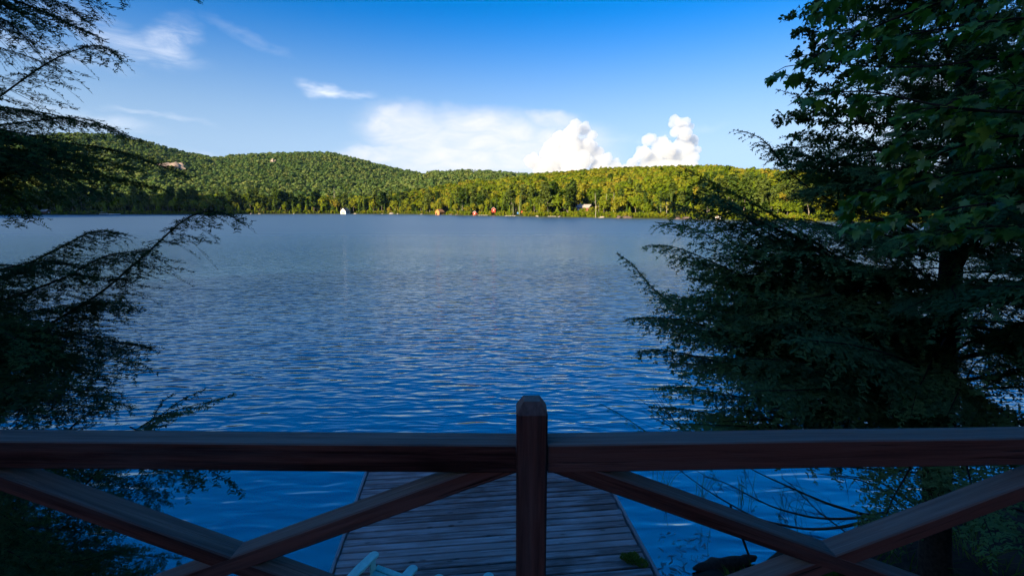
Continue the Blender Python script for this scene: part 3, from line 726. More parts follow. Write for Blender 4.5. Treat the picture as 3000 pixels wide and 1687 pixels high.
# red shed with white trim, lean-to and small pier
y0 = face_cam(P_RED)
e, r = house('red_shed', (P_RED[0], P_RED[1], .4), y0 - math.radians(10), 2.4, 3.0, 2.0, .95, M_red, M_white, 'small bright red shed with white gable trim and window', 'shed', .2)
panel('window', e, (0, -1.54, 1.2), (.5, .08, .8), M_white); panel('lean_to', e, (1.75, .4, .65), (1.05, 2.0, 1.4), M_red)
panel('sill_beam', e, (0, -1.56, -.1), (2.4, .1, .25), M_white)
p = onz(1415, 632.5); e = empty('small_pier', (p[0], p[1], 0), face_cam(p), 'low pale wooden pier right of the red shed', 'pier')
panel('pier_top', e, (0, 0, .55), (7.5, 2.0, .18), M_birch)
for k in (-3, -1, 1, 3): panel('pier_post', e, (k, -.8, .2), (.2, .2, 1.4), M_birch)
# red gable among the trees
y0 = face_cam(P_RED2); e, r = house('red_cottage', (P_RED2[0], P_RED2[1], float(terrain(P_RED2[0], P_RED2[1])) + 2.2), y0, 2.8, 4, 1.7, 1.2, M_red, M_white, 'red cottage gable half hidden in the trees above the shore', 'cottage', .3)
panel('window', e, (0, -2.04, .9), (.6, .1, .7), M_white)
# brown cabin with grey roof
y0 = face_cam(P_CABIN); zc = float(terrain(P_CABIN[0], P_CABIN[1]))
e, r = house('brown_cabin', (P_CABIN[0], P_CABIN[1], zc + .4), y0 + math.radians(62), 6.0, 9.5, 2.9, 1.9, M_brown, M_cab_roof, 'brown log cabin with pale grey roof behind lakeside trees', 'cabin', .5)
panel('chimney', r, (-.3, 3.2, 5.2), (.7, .7, 1.7), M_birch)
panel('window', e, (0, -4.8, 1.5), (1.2, .1, 1.2), M_white); panel('window', e, (-3.03, 3.2, 1.5), (.1, 1.2, 1.2), M_white); panel('window', e, (-3.03, 0, 1.5), (.1, 1.2, 1.2), M_glass)
panel('porch', e, (-3.6, 3.6, .2), (1.2, 2.4, .2), M_birch)
# small building far left, in the shade
y0 = face_cam(P_SHACK); e, r = house('lake_cottage', (P_SHACK[0], P_SHACK[1], .8), y0 + math.radians(40), 5, 6, 2.2, 1.6, M_brown, M_cab_roof, 'dim brown cottage with pale roof at the far left shore', 'cottage')
panel('window', e, (0, -3.04, 1.2), (.9, .1, .9), M_white)
# white hut at right behind the hemlock tips
y0 = face_cam(P_WHITE2); e, r = house('white_hut', (P_WHITE2[0], P_WHITE2[1], .3), y0 - math.radians(15), 2.4, 2.6, 1.1, .7, M_white, M_orange_roof, 'small white hut at the right shore behind hemlock tips', 'hut', .2)
panel('door', e, (0, -1.34, .45), (.6, .1, .9), M_brown)
# docks and boats
p = onz(335, 629.4); e = empty('floating_dock', (p[0], p[1], 0), face_cam(p), 'white floating dock on the shaded left shore', 'dock')
panel('dock_top', e, (0, 0, .55), (9, 2, .4), M_white); panel('float', e, (-3, 0, .15), (1.5, 1.8, .4), M_dark); panel('float', e, (3, 0, .15), (1.5, 1.8, .4), M_dark)
p = onz(303, 629.4); e = empty('motor_boat', (p[0], p[1], 0), face_cam(p), 'small white motorboat with windshield moored on the shaded left shore', 'boat')
def hull(L_, W_, H_):
    secs = []
    for f in np.linspace(0, 1, 9):
        k = math.sqrt(max(0.0, 1 - max(0, (f - .45) / .55) ** 2)); x = (f - .5) * L_; sh_ = H_ * (1 + .25 * f * f)
        secs.append([(x, -W_ / 2 * k, sh_), (x, -W_ / 2 * k * .8, .2 * H_ + .3 * H_ * f), (x, 0, -.15 * H_ + .5 * H_ * max(0, f - .6)), (x, W_ / 2 * k * .8, .2 * H_ + .3 * H_ * f), (x, W_ / 2 * k, sh_)])
    V = np.array(secs).reshape(-1, 3); i = np.arange(len(V)).reshape(9, 5)
    Fc = np.stack([i[:-1, :-1], i[1:, :-1], i[1:, 1:], i[:-1, 1:]], -1).reshape(-1, 4)
    Fd = np.stack([i[:-1, 0], i[1:, 0], i[1:, 4], i[:-1, 4]], -1)
    return mesh_np('hull', V, np.concatenate([Fc, Fd]))
link('hull', hull(6, 2.2, 1.0), M_white, e, (0, 0, .2)); panel('windshield', e, (.4, 0, 1.6), (.2, 1.6, .7), M_glass); panel('canopy', e, (-.5, 0, 2.4), (2.4, 1.7, .12), M_white)
for k in (-.7, .7): panel('canopy_post', e, (-1.4, k, 1.8), (.08, .08, 1.2), M_white)
panel('outboard_motor', e, (-3.1, 0, .9), (.5, .5, 1.0), M_dark)
p = onz(1617, 635.8); e = empty('floating_dock', (p[0], p[1], 0), face_cam(p), 'small pale floating dock below the trees left of the brown cabin', 'dock')
panel('dock_top', e, (0, 0, .4), (5.6, 1.6, .25), M_birch); panel('float', e, (-2, 0, .1), (1, 1.4, .4), M_dark); panel('float', e, (2, 0, .1), (1, 1.4, .4), M_dark)
p = onz(1623, 635.2); e = empty('red_canoe', (p[0], p[1], .5), face_cam(p), 'faded red canoe lying on the small floating dock', 'canoe')
link('hull', hull(2.6, .8, .45), M_red, e); panel('thwart', e, (0, 0, .48), (.15, .7, .06), M_birch)
p = onz(1495, 634.2); e = empty('shore_dock', (p[0], p[1], 0), face_cam(p), 'low pale dock below the lakeside clearing', 'dock')
panel('dock_top', e, (0, 0, .5), (8, 1.8, .2), M_birch)
for k in (-3, 0, 3): panel('dock_post', e, (k, -.7, .1), (.25, .25, 1.2), M_birch)
zp = float(terrain(P_PATIO[0], P_PATIO[1]))
def lawn_chair(loc, mat, lab):
    e = empty('lawn_chair', loc, face_cam(loc), lab, 'chair')
    panel('seat', e, (0, 0, .5), (1.0, .9, .15), mat); panel('backrest', e, (0, .45, 1.0), (1.0, .15, 1.1), mat)
    for a_ in (-.42, .42):
        for b_ in (-.38, .38): panel('leg', e, (a_, b_, .22), (.1, .1, .45), mat)
lawn_chair((P_PATIO[0] + 2.2, P_PATIO[1], zp + 1.3), M_red, 'bright red lawn chair in the lakeside clearing')
lawn_chair((P_PATIO[0] - .8, P_PATIO[1], zp + .5), M_blue, 'blue lawn chair in the lakeside clearing')
p = onz(2050, 644); e = empty('low_pier', (p[0], p[1], 0), face_cam(p), 'short pale pier at the right shore beside the white hut', 'pier')
panel('pier_top', e, (0, 0, .4), (4.5, 1.4, .2), M_birch); panel('pier_post', e, (-1.8, -.5, .1), (.2, .2, 1), M_birch); panel('pier_post', e, (1.8, -.5, .1), (.2, .2, 1), M_birch)

# ------------------------------------------------------------------ dock below
DZ = .38
DA = math.atan2(-0.1115, 1.0135)                 # dock axis, a little left of straight ahead
fwd = np.array([math.sin(DA), math.cos(DA)]); rgt = np.array([math.cos(DA), -math.sin(DA)])
dl = onz(985, 1665, DZ)[:2]; dr = onz(1908, 1665, DZ)[:2]
DC = (dl + dr) / 2; DW = float((dr - dl) @ rgt)
dock = empty('dock', (DC[0], DC[1], DZ), -DA, 'weathered grey wooden dock below the railing', 'dock')   # local x across, y out
PW, GAP = .136, .019
NP = 48; Y_END = 3.75
def plank_mesh(seed):
    gg = np.random.default_rng(seed); n = 26
    x = np.linspace(-DW / 2, DW / 2, n); bm = bmesh.new(); rings = []
    wob = np.cumsum(gg.normal(0, .0006, n)); wz = np.cumsum(gg.normal(0, .0006, n)); wz -= np.linspace(wz[0], wz[-1], n)
    for i in range(n):
        h = PW / 2; b = .010
        prof_ = [(-h, -.038), (-h, -b), (-h + b, 0), (h - b, 0), (h, -b), (h, -.038)]
        rings.append([bm.verts.new((x[i], y + wob[i], z + wz[i])) for y, z in prof_])
    for i in range(n - 1):
        for j in range(6): bm.faces.new((rings[i][j], rings[i + 1][j], rings[i + 1][(j + 1) % 6], rings[i][(j + 1) % 6]))
    bm.faces.new(rings[0]); bm.faces.new(rings[-1][::-1]); bmesh.ops.recalc_face_normals(bm, faces=bm.faces)
    return from_bm('plank', bm)
pm = [plank_mesh(s) for s in range(6)]
gg = random.Random(4)
for i in range(NP):
    link('plank', pm[i % 6], M_dock, dock, (gg.uniform(-.015, .015), Y_END - i * (PW + GAP), gg.uniform(-.004, .004)), (gg.uniform(-.006, .006), gg.uniform(-.001, .001), gg.uniform(-.0025, .0025)), (1, 1, 1) if i % 2 else (-1, 1, 1))
Y0 = Y_END - NP * (PW + GAP); LEN = Y_END - Y0 + .1
for s in (-1, 1):
    link('edge_board', box_mesh('edge_board', (0, 0, 0), (LEN, .045, .2), .006), M_fascia, dock, (s * (DW / 2 + .055), (Y_END + Y0) / 2, -.08), (0, 0, math.pi / 2))
    for k in range(4):
        t_ = tube_arrays(np.array([[0, 0, -1.2], [0, 0, -.14]]), .09, 10); link('pile', mesh_np('pile', *t_, True), M_bark, dock, (s * (DW / 2 - .25), Y_END - .3 - k * 2, 0))
for k in (-.33, 0, .33):
    link('joist', box_mesh('joist', (0, 0, 0), (LEN, .05, .14)), M_deck, dock, (k * DW, (Y_END + Y0) / 2, -.113), (0, 0, math.pi / 2))

# moss on the dock corner
def tuft(name, n, rad, hmin, hmax, wd, seed, lean=.5, segs=1):
    g_ = np.random.default_rng(seed); r_ = rad * np.sqrt(g_.uniform(0, 1, n)); th = g_.uniform(0, 6.28, n)
    B = np.stack([r_ * np.cos(th), r_ * np.sin(th), 0 * th], 1); hh = g_.uniform(hmin, hmax, n)
    d = np.stack([np.cos(th) * lean * g_.uniform(0, 1.3, n), np.sin(th) * lean * g_.uniform(0, 1.3, n), np.ones(n)], 1); d += g_.normal(0, .2, d.shape)
    d /= np.linalg.norm(d, axis=1)[:, None]; side = np.cross(d, g_.normal(size=d.shape)); side /= np.linalg.norm(side, axis=1)[:, None]
    w_ = (wd * g_.uniform(.6, 1.2, n))[:, None]
    mid_ = B + d * hh[:, None] * .55; tip = B + d * hh[:, None] + np.stack([d[:, 0], d[:, 1], -0.25 * np.ones(n)], 1) * (hh * .3)[:, None]
    V = np.stack([B - side * w_ * .5, B + side * w_ * .5, mid_ + side * w_ * .55, tip, mid_ - side * w_ * .55], 1).reshape(-1, 3)
    i = np.arange(n)[:, None] * 5
    q = np.concatenate([i + np.array([[0, 1, 2, 4]])], 0); 
    return V, np.concatenate([i + np.array([[0, 1, 2, 4]]), i + np.array([[4, 2, 3, 3]])], 0)
def tuft_mesh(*a, **k):
    V, Fc = tuft(*a, **k); n = len(V) // 5
    me = bpy.data.meshes.new(a[0]); me.from_pydata(V.tolist(), [], [tuple(f[:4]) if f[2] != f[3] else tuple(f[:3]) for f in Fc.tolist()]); return me
mp = onz(1852, 1636, DZ + .02)
ms = empty('moss_clump', (mp[0], mp[1], DZ), 0, 'yellow-green moss clump on the right edge of the dock', 'moss')
for k, (dx, dy, s) in enumerate(((0, 0, 1), (.12, -.07, .85), (-.09, .05, .7), (.05, .1, .6))):
    tag(link('moss_tuft', tuft_mesh('moss_tuft', 420, .11, .015, .06, .012, 60 + k, .8), M_moss, ms, (dx, dy, 0), None, (s, s, s)), kind='stuff')

# ------------------------------------------------------------------ two garden chairs on the dock
def slat(name, parent, c, s, rot=(0, 0, 0), rnd=0.0, bev=.006):
    """board, X long; rnd rounds one end"""
    bm = bmesh.new(); Lx, Ly, Lz = s; pts = []
    if rnd:
        n = 9
        pts = [(-Lx / 2, -Ly * .32), (Lx * .05, -Ly / 2)]
        pts += [(Lx / 2 - Ly / 2 + math.cos(t_) * Ly / 2, math.sin(t_) * Ly / 2) for t_ in np.linspace(-math.pi / 2, math.pi / 2, n)]
        pts += [(Lx * .05, Ly / 2), (-Lx / 2, Ly * .32)]
    else: pts = [(-Lx / 2, -Ly / 2), (Lx / 2, -Ly / 2), (Lx / 2, Ly / 2), (-Lx / 2, Ly / 2)]
    a = [bm.verts.new((x, y, -Lz / 2)) for x, y in pts]; b = [bm.verts.new((x, y, Lz / 2)) for x, y in pts]
    bm.faces.new(a[::-1]); tf = bm.faces.new(b)
    for i in range(len(pts)): bm.faces.new((a[i], a[(i + 1) % len(pts)], b[(i + 1) % len(pts)], b[i]))
    bmesh.ops.bevel(bm, geom=list(tf.edges), offset=bev, segments=2, affect='EDGES')
    return link(name, from_bm(name, bm), M_chair, parent, c, rot)
def adirondack(loc, yaw, label):
    """faces local +X, origin on the ground below the middle of the arms"""
    e = empty('garden_chair', loc, yaw, label, 'chair', 'seafoam chairs on the dock')
    for s in (-1, 1):
        slat('armrest', e, (0, s * .315, .56), (.74, .135, .028), rnd=1)
        slat('front_leg', e, (.22, s * .265, .272), (.09, .03, .544))
        slat('side_rail', e, (-.14, s * .232, .25), (.92, .03, .12), (0, .20, 0))
        slat('rear_leg', e, (-.30, s * .265, .39), (.06, .03, .31))
    for k in range(6): slat('seat_slat', e, (.29 - k * .088, 0, .402 - k * .0178), (.078, .54, .022), (0, -.2, 0))
    slat('front_apron', e, (.325, 0, .33), (.022, .50, .1))
    for k in range(6):
        h = .78 - .035 * abs(k - 2.5) ** 2
        slat('back_slat', e, (-.30 - h * .17, (k - 2.5) * .087, .26 + h * .46), (h, .08, .02), (0, -math.pi / 2 - .36, 0), rnd=1)
    slat('back_brace', e, (-.405, 0, .53), (.05, .66, .03)); return e
a1b, a1t = onz(1041, 1684, .95), onz(1096, 1622, .95); a2t = onz(1219, 1651, .95)
tip = (a1t + a2t) / 2; yaw1 = math.radians(66)
adirondack((tip[0] - math.cos(yaw1) * .35, tip[1] - math.sin(yaw1) * .35, DZ), yaw1, 'seafoam green slatted garden chair on the dock, angled, left of the two')
t3, t4 = onz(1424, 1677, .95), onz(1293, 1684, .95); tip = (t3 + t4) / 2; yaw2 = math.radians(93)
adirondack((tip[0] - math.cos(yaw2) * .35, tip[1] - math.sin(yaw2) * .35, DZ), yaw2, 'seafoam garden chair on the dock showing only its arm tips, right of the two')

# ------------------------------------------------------------------ railing
def beam(name, parent, p0, p1, depth, height, mat, seed=0, bev=.004, wav=.0012, n=14):
    """timber from p0 to p1; depth across (horizontal), height up; X along the piece"""
    p0, p1 = Vector(p0), Vector(p1); L_ = (p1 - p0).length; g_ = np.random.default_rng(seed)
    x = np.linspace(-L_ / 2, L_ / 2, n); wy = np.convolve(np.cumsum(g_.normal(0, wav, n)), [.25, .5, .25], 'same'); wz = np.convolve(np.cumsum(g_.normal(0, wav, n)), [.25, .5, .25], 'same')
    wy -= np.linspace(wy[0], wy[-1], n); wz -= np.linspace(wz[0], wz[-1], n)
    hy, hz, b = depth / 2, height / 2, bev; bm = bmesh.new(); rings = []
    pf = [(-hy + b, -hz), (hy - b, -hz), (hy, -hz + b), (hy, hz - b), (hy - b, hz), (-hy + b, hz), (-hy, hz - b), (-hy, -hz + b)]
    for i in range(n): rings.append([bm.verts.new((x[i], y + wy[i], z + wz[i])) for y, z in pf])
    for i in range(n - 1):
        for j in range(8): bm.faces.new((rings[i][j], rings[i + 1][j], rings[i + 1][(j + 1) % 8], rings[i][(j + 1) % 8]))
    bm.faces.new(rings[0]); bm.faces.new(rings[-1][::-1]); bmesh.ops.recalc_face_normals(bm, faces=bm.faces)
    o = link(name, from_bm(name, bm), mat, parent)
    ex = (p1 - p0).normalized(); ey = Vector((0, 0, 1)).cross(ex)
    if ey.length < 1e-3: ey = Vector((0, 1, 0))
    ey.normalize(); ez = ex.cross(ey)
    o.matrix_local = Matrix.Translation((p0 + p1) / 2) @ Matrix((ex, ey, ez)).transposed().to_4x4()
    return o
RY, RZ = 1.335, 4.8365
PX = .057; POSTS = [(-1.765, RY + .032), (PX, RY), (1.915, RY + .055), (3.75, RY + .1), (-3.58, RY + .07)]
rail = empty('railing', (PX, RY, 3.93), 0, 'dark brown timber railing with crossed braces along the deck edge', 'railing')
def rl(x, y, z): return (x - PX, y - RY, z - 3.93)
def post_mesh():
    bm = bmesh.new(); h = .0445; c = .021; zt, zc = .5355, .5355 - .034
    lo_ = -.7; rings = []
    for x, k in ((lo_, h), (-.3, h), (0, h), (.3, h), (zc, h), (zt, h - c)):
        rings.append([bm.verts.new((x, sy * k, sz * k)) for sy, sz in ((-1, -1), (1, -1), (1, 1), (-1, 1))])
    for i in range(len(rings) - 1):
        for j in range(4): bm.faces.new((rings[i][j], rings[i + 1][j], rings[i + 1][(j + 1) % 4], rings[i][(j + 1) % 4]))
    bm.faces.new(rings[0]); bm.faces.new(rings[-1][::-1]); bmesh.ops.recalc_face_normals(bm, faces=bm.faces)
    vert = [e_ for e_ in bm.edges if all(abs(abs(v.co.y) - h) < 1e-4 for v in e_.verts) and abs(e_.verts[0].co.x - e_.verts[1].co.x) > .01]
    bmesh.ops.bevel(bm, geom=vert, offset=.005, segments=2, affect='EDGES')
    return from_bm('post', bm)
POSTM = post_mesh()
for i, (x, y) in enumerate(POSTS):
    o = link('post', POSTM, M_rail, rail, rl(x, y - .003, 4.472), (0, -math.pi / 2, 0))
def seg(i, j):
    (xa, ya), (xb, yb) = POSTS[i], POSTS[j]; h = .0455; s = i * 10
    u_ = np.array([xb - xa, yb - ya]); u_ /= np.linalg.norm(u_)
    a = np.array([xa, ya]) + u_ * h; b = np.array([xb, yb]) - u_ * h
    beam('top_rail', rail, rl(*a, RZ), rl(*b, RZ), .080, .087, M_rail, 71 + s)
    beam('bottom_rail', rail, rl(*a, 4.06), rl(*b, 4.06), .078, .07, M_rail, 72 + s)
    c = (np.array([xa, ya]) + np.array([xb, yb])) / 2; zc = 4.479
    hw = np.linalg.norm(b - a) / 2; k = .393; e1 = hw * 1.0
    A1, A2 = c - u_ * e1, c + u_ * e1
    beam('brace', rail, rl(*A1, zc + k * e1), rl(*A2, zc - k * e1), .0765, .052, M_rail, 73 + s)
    beam('brace', rail, rl(*A1, zc - k * e1), rl(*A2, zc + k * e1), .0735, .052, M_rail, 74 + s)
seg(0, 1); seg(1, 2); seg(2, 3); seg(4, 0)

# ------------------------------------------------------------------ deck and the cabin it belongs to (behind the camera)
deck = empty('deck', (0, 0, 3.9), 0, 'dark wooden deck underfoot behind the railing', 'deck')
ND = 41
pmk = box_mesh('plank', (0, 0, 0), (8.4, .138, .035), .004)
for i in range(ND): link('plank', pmk, M_deck, deck, (.1, 1.36 - i * .144, .0))
for x in (-4.0, -1.9, .1, 2.1, 4.1):
    link('joist', box_mesh('joist', (0, 0, 0), (5.8, .05, .19)), M_deck, deck, (x, -1.5, -.125), (0, 0, math.pi / 2))
    zb = float(bank_z(x, .9)); link('support_post', box_mesh('support_post', (0, 0, 0), (3.66 - zb + .3, .14, .14), .005), M_deck, deck, (x + .1, .9, (3.66 + zb - .3) / 2 - 3.9 + .01), (0, math.pi / 2, 0))

# ------------------------------------------------------------------ hemlocks
def hem_branch(path, g_, lat=.36, lat_sp=.046, sub_sp=.021, sub_k=.42, droop=.62, need=.0165, need_sp=.0026, need_w=.0044, r0=.007, bare=.12, flat_t=True, spread=.78, profile='taper'):
    """woody axis with two ranks of drooping side twigs, each with two ranks of shoots, all carrying flat needles"""
    P = smooth_path(path, 40); d = np.r_[0, np.cumsum(np.linalg.norm(np.diff(P, axis=0), axis=1))]; Lt = d[-1]
    T = np.gradient(P, axis=0); T /= np.linalg.norm(T, axis=1)[:, None]
    tw_p, tw_d, tw_l, tw_b, tw_dr, tw_r = [], [], [], [], [], []
    Z = np.array([0, 0, 1.])
    s = bare * Lt; k = g_.integers(2)
    while s < Lt * .995:
        f = s / Lt; i = min(int(f * 39), 38); w_ = f * 39 - i; p = P[i] * (1 - w_) + P[i + 1] * w_; t = T[i]
        ft = t.copy(); 
        if flat_t: ft[2] *= .35
        ft /= np.linalg.norm(ft) + 1e-9
        side = np.cross(t, Z); side /= np.linalg.norm(side) + 1e-9
        sg = 1 if k % 2 else -1
        env = (min(1, (f - bare) / .18 + .35)) * (1 - f) ** .75 if profile == 'taper' else (1 - f) ** .5
        l = lat * (env * g_.uniform(.6, 1.1) + .10)
        ang = g_.normal(spread, .16)
        dv = math.cos(ang) * ft + math.sin(ang) * sg * side + np.array([0, 0, g_.normal(-.08, .1)])
        dv /= np.linalg.norm(dv)
        tw_p.append(p); tw_d.append(dv); tw_l.append(l); tw_dr.append(droop * g_.uniform(.6, 1.4)); tw_r.append(max(.0007, .006 * l))
        b = np.cross(dv, Z); b /= np.linalg.norm(b) + 1e-9; tw_b.append(b)
        # shoots
        ns = int(l / sub_sp)
        if ns > 2:
            u_ = np.linspace(.12, .97, ns); sl_ = l * sub_k * (1 - u_) ** .7 * g_.uniform(.5, 1.15, ns) + .012
            for uu, ll, j in zip(u_, sl_, range(ns)):
                q = p + dv * (uu * l) - Z * (tw_dr[-1] * l * uu * uu)
                sgn = 1 if (j % 2) else -1
                tl = dv - Z * 2 * tw_dr[-1] * uu * .7; tl /= np.linalg.norm(tl)
                aa_ = g_.normal(.85, .15); sd = math.cos(aa_) * tl + math.sin(aa_) * sgn * b + Z * g_.normal(-.05, .12); sd /= np.linalg.norm(sd)
                bb = np.cross(sd, Z); bb /= np.linalg.norm(bb) + 1e-9
                tw_p.append(q); tw_d.append(sd); tw_l.append(ll); tw_dr.append(.25 * droop); tw_r.append(.0009); tw_b.append(bb)
        s += lat_sp * g_.uniform(.6, 1.4) * (1 if f < .8 else .7); k += 1
    # the leading shoot itself carries needles near its end
    for i in range(24, 39):
        t = T[i]; b = np.cross(t, Z); b /= np.linalg.norm(b) + 1e-9
        tw_p.append(P[i]); tw_d.append(t); tw_l.append(np.linalg.norm(P[i + 1] - P[i])); tw_dr.append(0); tw_r.append(.0008); tw_b.append(b)
    p, dv, l, b, dr, rr_ = map(np.array, (tw_p, tw_d, tw_l, tw_b, tw_dr, tw_r))
    # twigs
    segs = []; big = l > .1
    for sel, spans in ((big, ((0, .5), (.5, 1))), (~big, ((0, 1),))):
        for a0, a1 in spans:
            q0 = p + dv * (l * a0)[:, None] - Z * (dr * l * a0 * a0)[:, None]; q1 = p + dv * (l * a1)[:, None] - Z * (dr * l * a1 * a1)[:, None]
            segs.append(seg_prisms(q0[sel], q1[sel], (rr_ * (1 - .6 * a0))[sel], (rr_ * (1 - .6 * a1))[sel]))
    axis = tube_arrays(P, np.linspace(r0, max(.001, r0 * .14), 40), 6)
    wood = join_arrays([axis] + segs)
    # needles
    n = np.maximum(2, (l / need_sp).astype(int)); idx = np.repeat(np.arange(len(l)), n); tot = n.sum()
    u_ = g_.uniform(.02, 1, tot); sgn = g_.choice([-1, 1], tot)
    base = p[idx] + dv[idx] * (u_ * l[idx])[:, None] - Z * (dr[idx] * l[idx] * u_ * u_)[:, None]
    tg = dv[idx] - Z * (2 * dr[idx] * u_)[:, None]; tg /= np.linalg.norm(tg, axis=1)[:, None]
    nd = tg * g_.uniform(.25, .75, tot)[:, None] + b[idx] * (sgn * g_.uniform(.7, 1, tot))[:, None] + Z * g_.normal(.05, .28, tot)[:, None]
    nd /= np.linalg.norm(nd, axis=1)[:, None]
    nl = need * g_.uniform(.65, 1.1, tot)
    wv = tg * (need_w / 2)
    tipn = base + nd * nl[:, None]
    V = np.stack([base - wv * .8, base + wv * .8, tipn + wv * .9, tipn - wv * .7], 1).reshape(-1, 3)
    return wood, (V, np.arange(tot * 4).reshape(-1, 4))
def add_branch(parent, wood, need, mat_n, mat_w=M_twig, loc=None, matrix=None):
    o = link('branch', wood if isinstance(wood, bpy.types.Mesh) else mesh_np('branch', *wood, True), mat_w, parent)
    f_ = link('foliage', need if isinstance(need, bpy.types.Mesh) else mesh_np('foliage', *need), mat_n, o); f_['kind'] = 'stuff'
    if matrix is not None: o.matrix_local = matrix
    return o

# left hemlock: its trunk stands left of the frame, its boughs reach in
LT = np.array([-4.3, 2.6, 0.0]); LT[2] = float(bank_z(LT[0], LT[1]))
lh = empty('hemlock_tree', LT, 0, 'hemlock tree whose dark drooping boughs reach in from the left edge', 'tree')
tp = np.array([[0, 0, -.3], [.03, .02, 3], [.0, .05, 7], [-.05, .0, 12]]); link('trunk', mesh_np('trunk', *tube_arrays(smooth_path(tp, 14), np.linspace(.2, .07, 14), 12, 5, .04), True), M_bark, lh)
gL = np.random.default_rng(21)
def lb(pts, y0, y1, **kw):
    n_ = len(pts); P = np.array([ony(px, py, y0 + (y1 - y0) * i / (n_ - 1)) for i, (px, py) in enumerate(pts)]) - LT
    add_branch(lh, *hem_branch(P, gL, **kw), M_needle)
UP = dict(lat=.30, droop=.8)
lb([(-420, -60), (-200, -60), (60, 5), (180, 60), (310, 118)], 2.2, 2.0, **UP)
lb([(-420, -200), (-150, -120), (40, -40), (180, 10), (270, 75)], 2.4, 2.1, **UP)
lb([(-400, -20), (-150, 10), (20, 60), (75, 110), (104, 155)], 2.1, 1.9, **UP)
lb([(-300, -260), (0, -180), (150, -110), (240, -30), (288, 62)], 2.2, 2.0, **UP)
lb([(-250, -350), (120, -240), (280, -120), (340, -30), (366, 24)], 2.1, 2.0, lat=.2, droop=.5)
lb([(100, -330), (330, -200), (470, -90), (560, -30), (588, 12)], 2.2, 2.1, lat=.16, droop=.4)
lb([(-420, -120), (-200, -70), (-40, -10), (60, 40), (150, 95)], 1.9, 1.8, lat=.32, droop=.6)
lb([(-420, 560), (-200, 420), (0, 283), (120, 195), (195, 155), (255, 136), (300, 128), (335, 152), (358, 183)], 2.3, 2.0, lat=.36, droop=.8, bare=.2)
lb([(-420, 330), (-150, 380), (40, 362), (180, 346), (240, 345), (310, 365), (362, 400)], 2.3, 2.1, lat=.26, droop=.4)
lb([(-420, 300), (-150, 370), (0, 400), (160, 415), (330, 436), (460, 482), (546, 515)], 2.4, 2.0, lat=.34, droop=.45)
lb([(-420, 350), (-100, 430), (100, 440), (220, 470), (310, 520), (330, 560)], 2.2, 2.0, lat=.36, droop=.5)
lb([(-420, 380), (-150, 440), (60, 480), (150, 530), (210, 610)], 2.3, 2.1, lat=.38, droop=.5)
lb([(-420, 420), (-150, 480), (0, 540), (60, 590), (90, 650)], 2.1, 1.95, lat=.34, droop=.5)
lb([(-420, 470), (-200, 520), (-40, 580), (20, 620), (45, 652)], 2.0, 1.9, lat=.32, droop=.5)
lb([(-420, 250), (-200, 330), (0, 380), (120, 400), (230, 440)], 1.95, 1.85, lat=.32, droop=.55)
lb([(-420, 250), (-200, 430), (0, 450), (150, 440), (300, 470), (420, 500)], 2.6, 2.4, lat=.4, droop=.5)
BIG = dict(lat=.46, droop=.7, r0=.011)
lb([(-420, 1250), (-200, 1120), (105, 973), (291, 864), (410, 759), (483, 696), (537, 634), (628, 608), (674, 623), (719, 661)], 2.5, 2.1, bare=.12, **BIG)
lb([(-420, 980), (-200, 930), (0, 882), (91, 850), (191, 814), (291, 755), (346, 739), (437, 734)], 2.3, 2.05, **BIG)
lb([(-420, 1000), (-200, 900), (0, 818), (109, 759), (200, 714), (237, 691), (296, 668), (351, 686)], 2.6, 2.2, **BIG)
lb([(-420, 900), (-200, 960), (0, 1005), (182, 1015), (364, 1060), (423, 1090)], 2.4, 2.1, lat=.42, droop=.4)
lb([(-420, 1000), (-150, 1040), (60, 1080), (205, 1130), (319, 1196)], 2.2, 2.05, lat=.4, droop=.45)
lb([(-420, 960), (-150, 980), (80, 960), (250, 980), (380, 1010), (456, 1018)], 2.7, 2.4, lat=.4, droop=.4)
lb([(-420, 1120), (-200, 1150), (0, 1180), (110, 1215), (205, 1236)], 2.1, 1.9, lat=.4, droop=.4)
lb([(-420, 1050), (-200, 1000), (0, 930), (150, 900), (280, 880), (400, 905)], 2.9, 2.5, lat=.5, droop=.4)
lb([(-420, 1180), (-200, 1100), (0, 1060), (150, 1060), (260, 1090), (330, 1130)], 2.8, 2.5, lat=.46, droop=.4)
lb([(-420, 860), (-200, 850), (0, 790), (80, 770), (150, 760), (260, 790)], 2.1, 1.95, lat=.4, droop=.45)
lb([(-420, 1300), (-200, 1250), (0, 1140), (120, 1110), (230, 1120)], 1.95, 1.85, lat=.36, droop=.5)
lb([(-420, 1040), (-200, 1090), (-50, 1120), (60, 1170), (100, 1230)], 1.85, 1.75, lat=.4, droop=.4)
lb([(-420, 840), (-200, 900), (-50, 940), (60, 1000), (120, 1060)], 1.95, 1.8, lat=.4, droop=.4)
# sprig standing just beyond the rail, and its hanging half
lb([(250, 1420), (330, 1330), (400, 1256), (455, 1222), (530, 1196), (610, 1178), (682, 1156)], 2.05, 1.95, lat=.2, lat_sp=.045, droop=.1, need=.019, need_w=.0052, need_sp=.0032, r0=.0035)
lb([(300, 1380), (400, 1290), (450, 1225), (470, 1180), (505, 1154)], 2.06, 1.97, lat=.1, droop=.1, need=.019, need_w=.0052, need_sp=.0032, r0=.0035)
lb([(300, 1360), (420, 1270), (490, 1200), (540, 1165), (603, 1140)], 2.06, 1.97, lat=.1, droop=.1, need=.019, need_w=.0052, need_sp=.0032, r0=.0035)
lb([(300, 1330), (420, 1310), (540, 1340), (620, 1380), (670, 1410), (710, 1447)], 2.0, 1.9, lat=.16, droop=.5, need=.019, need_w=.0052, need_sp=.0032, r0=.0035)
lb([(380, 1250), (470, 1290), (530, 1340), (556, 1390), (566, 1436)], 2.0, 1.92, lat=.1, droop=.4, need=.019, need_w=.0052, r0=.003)
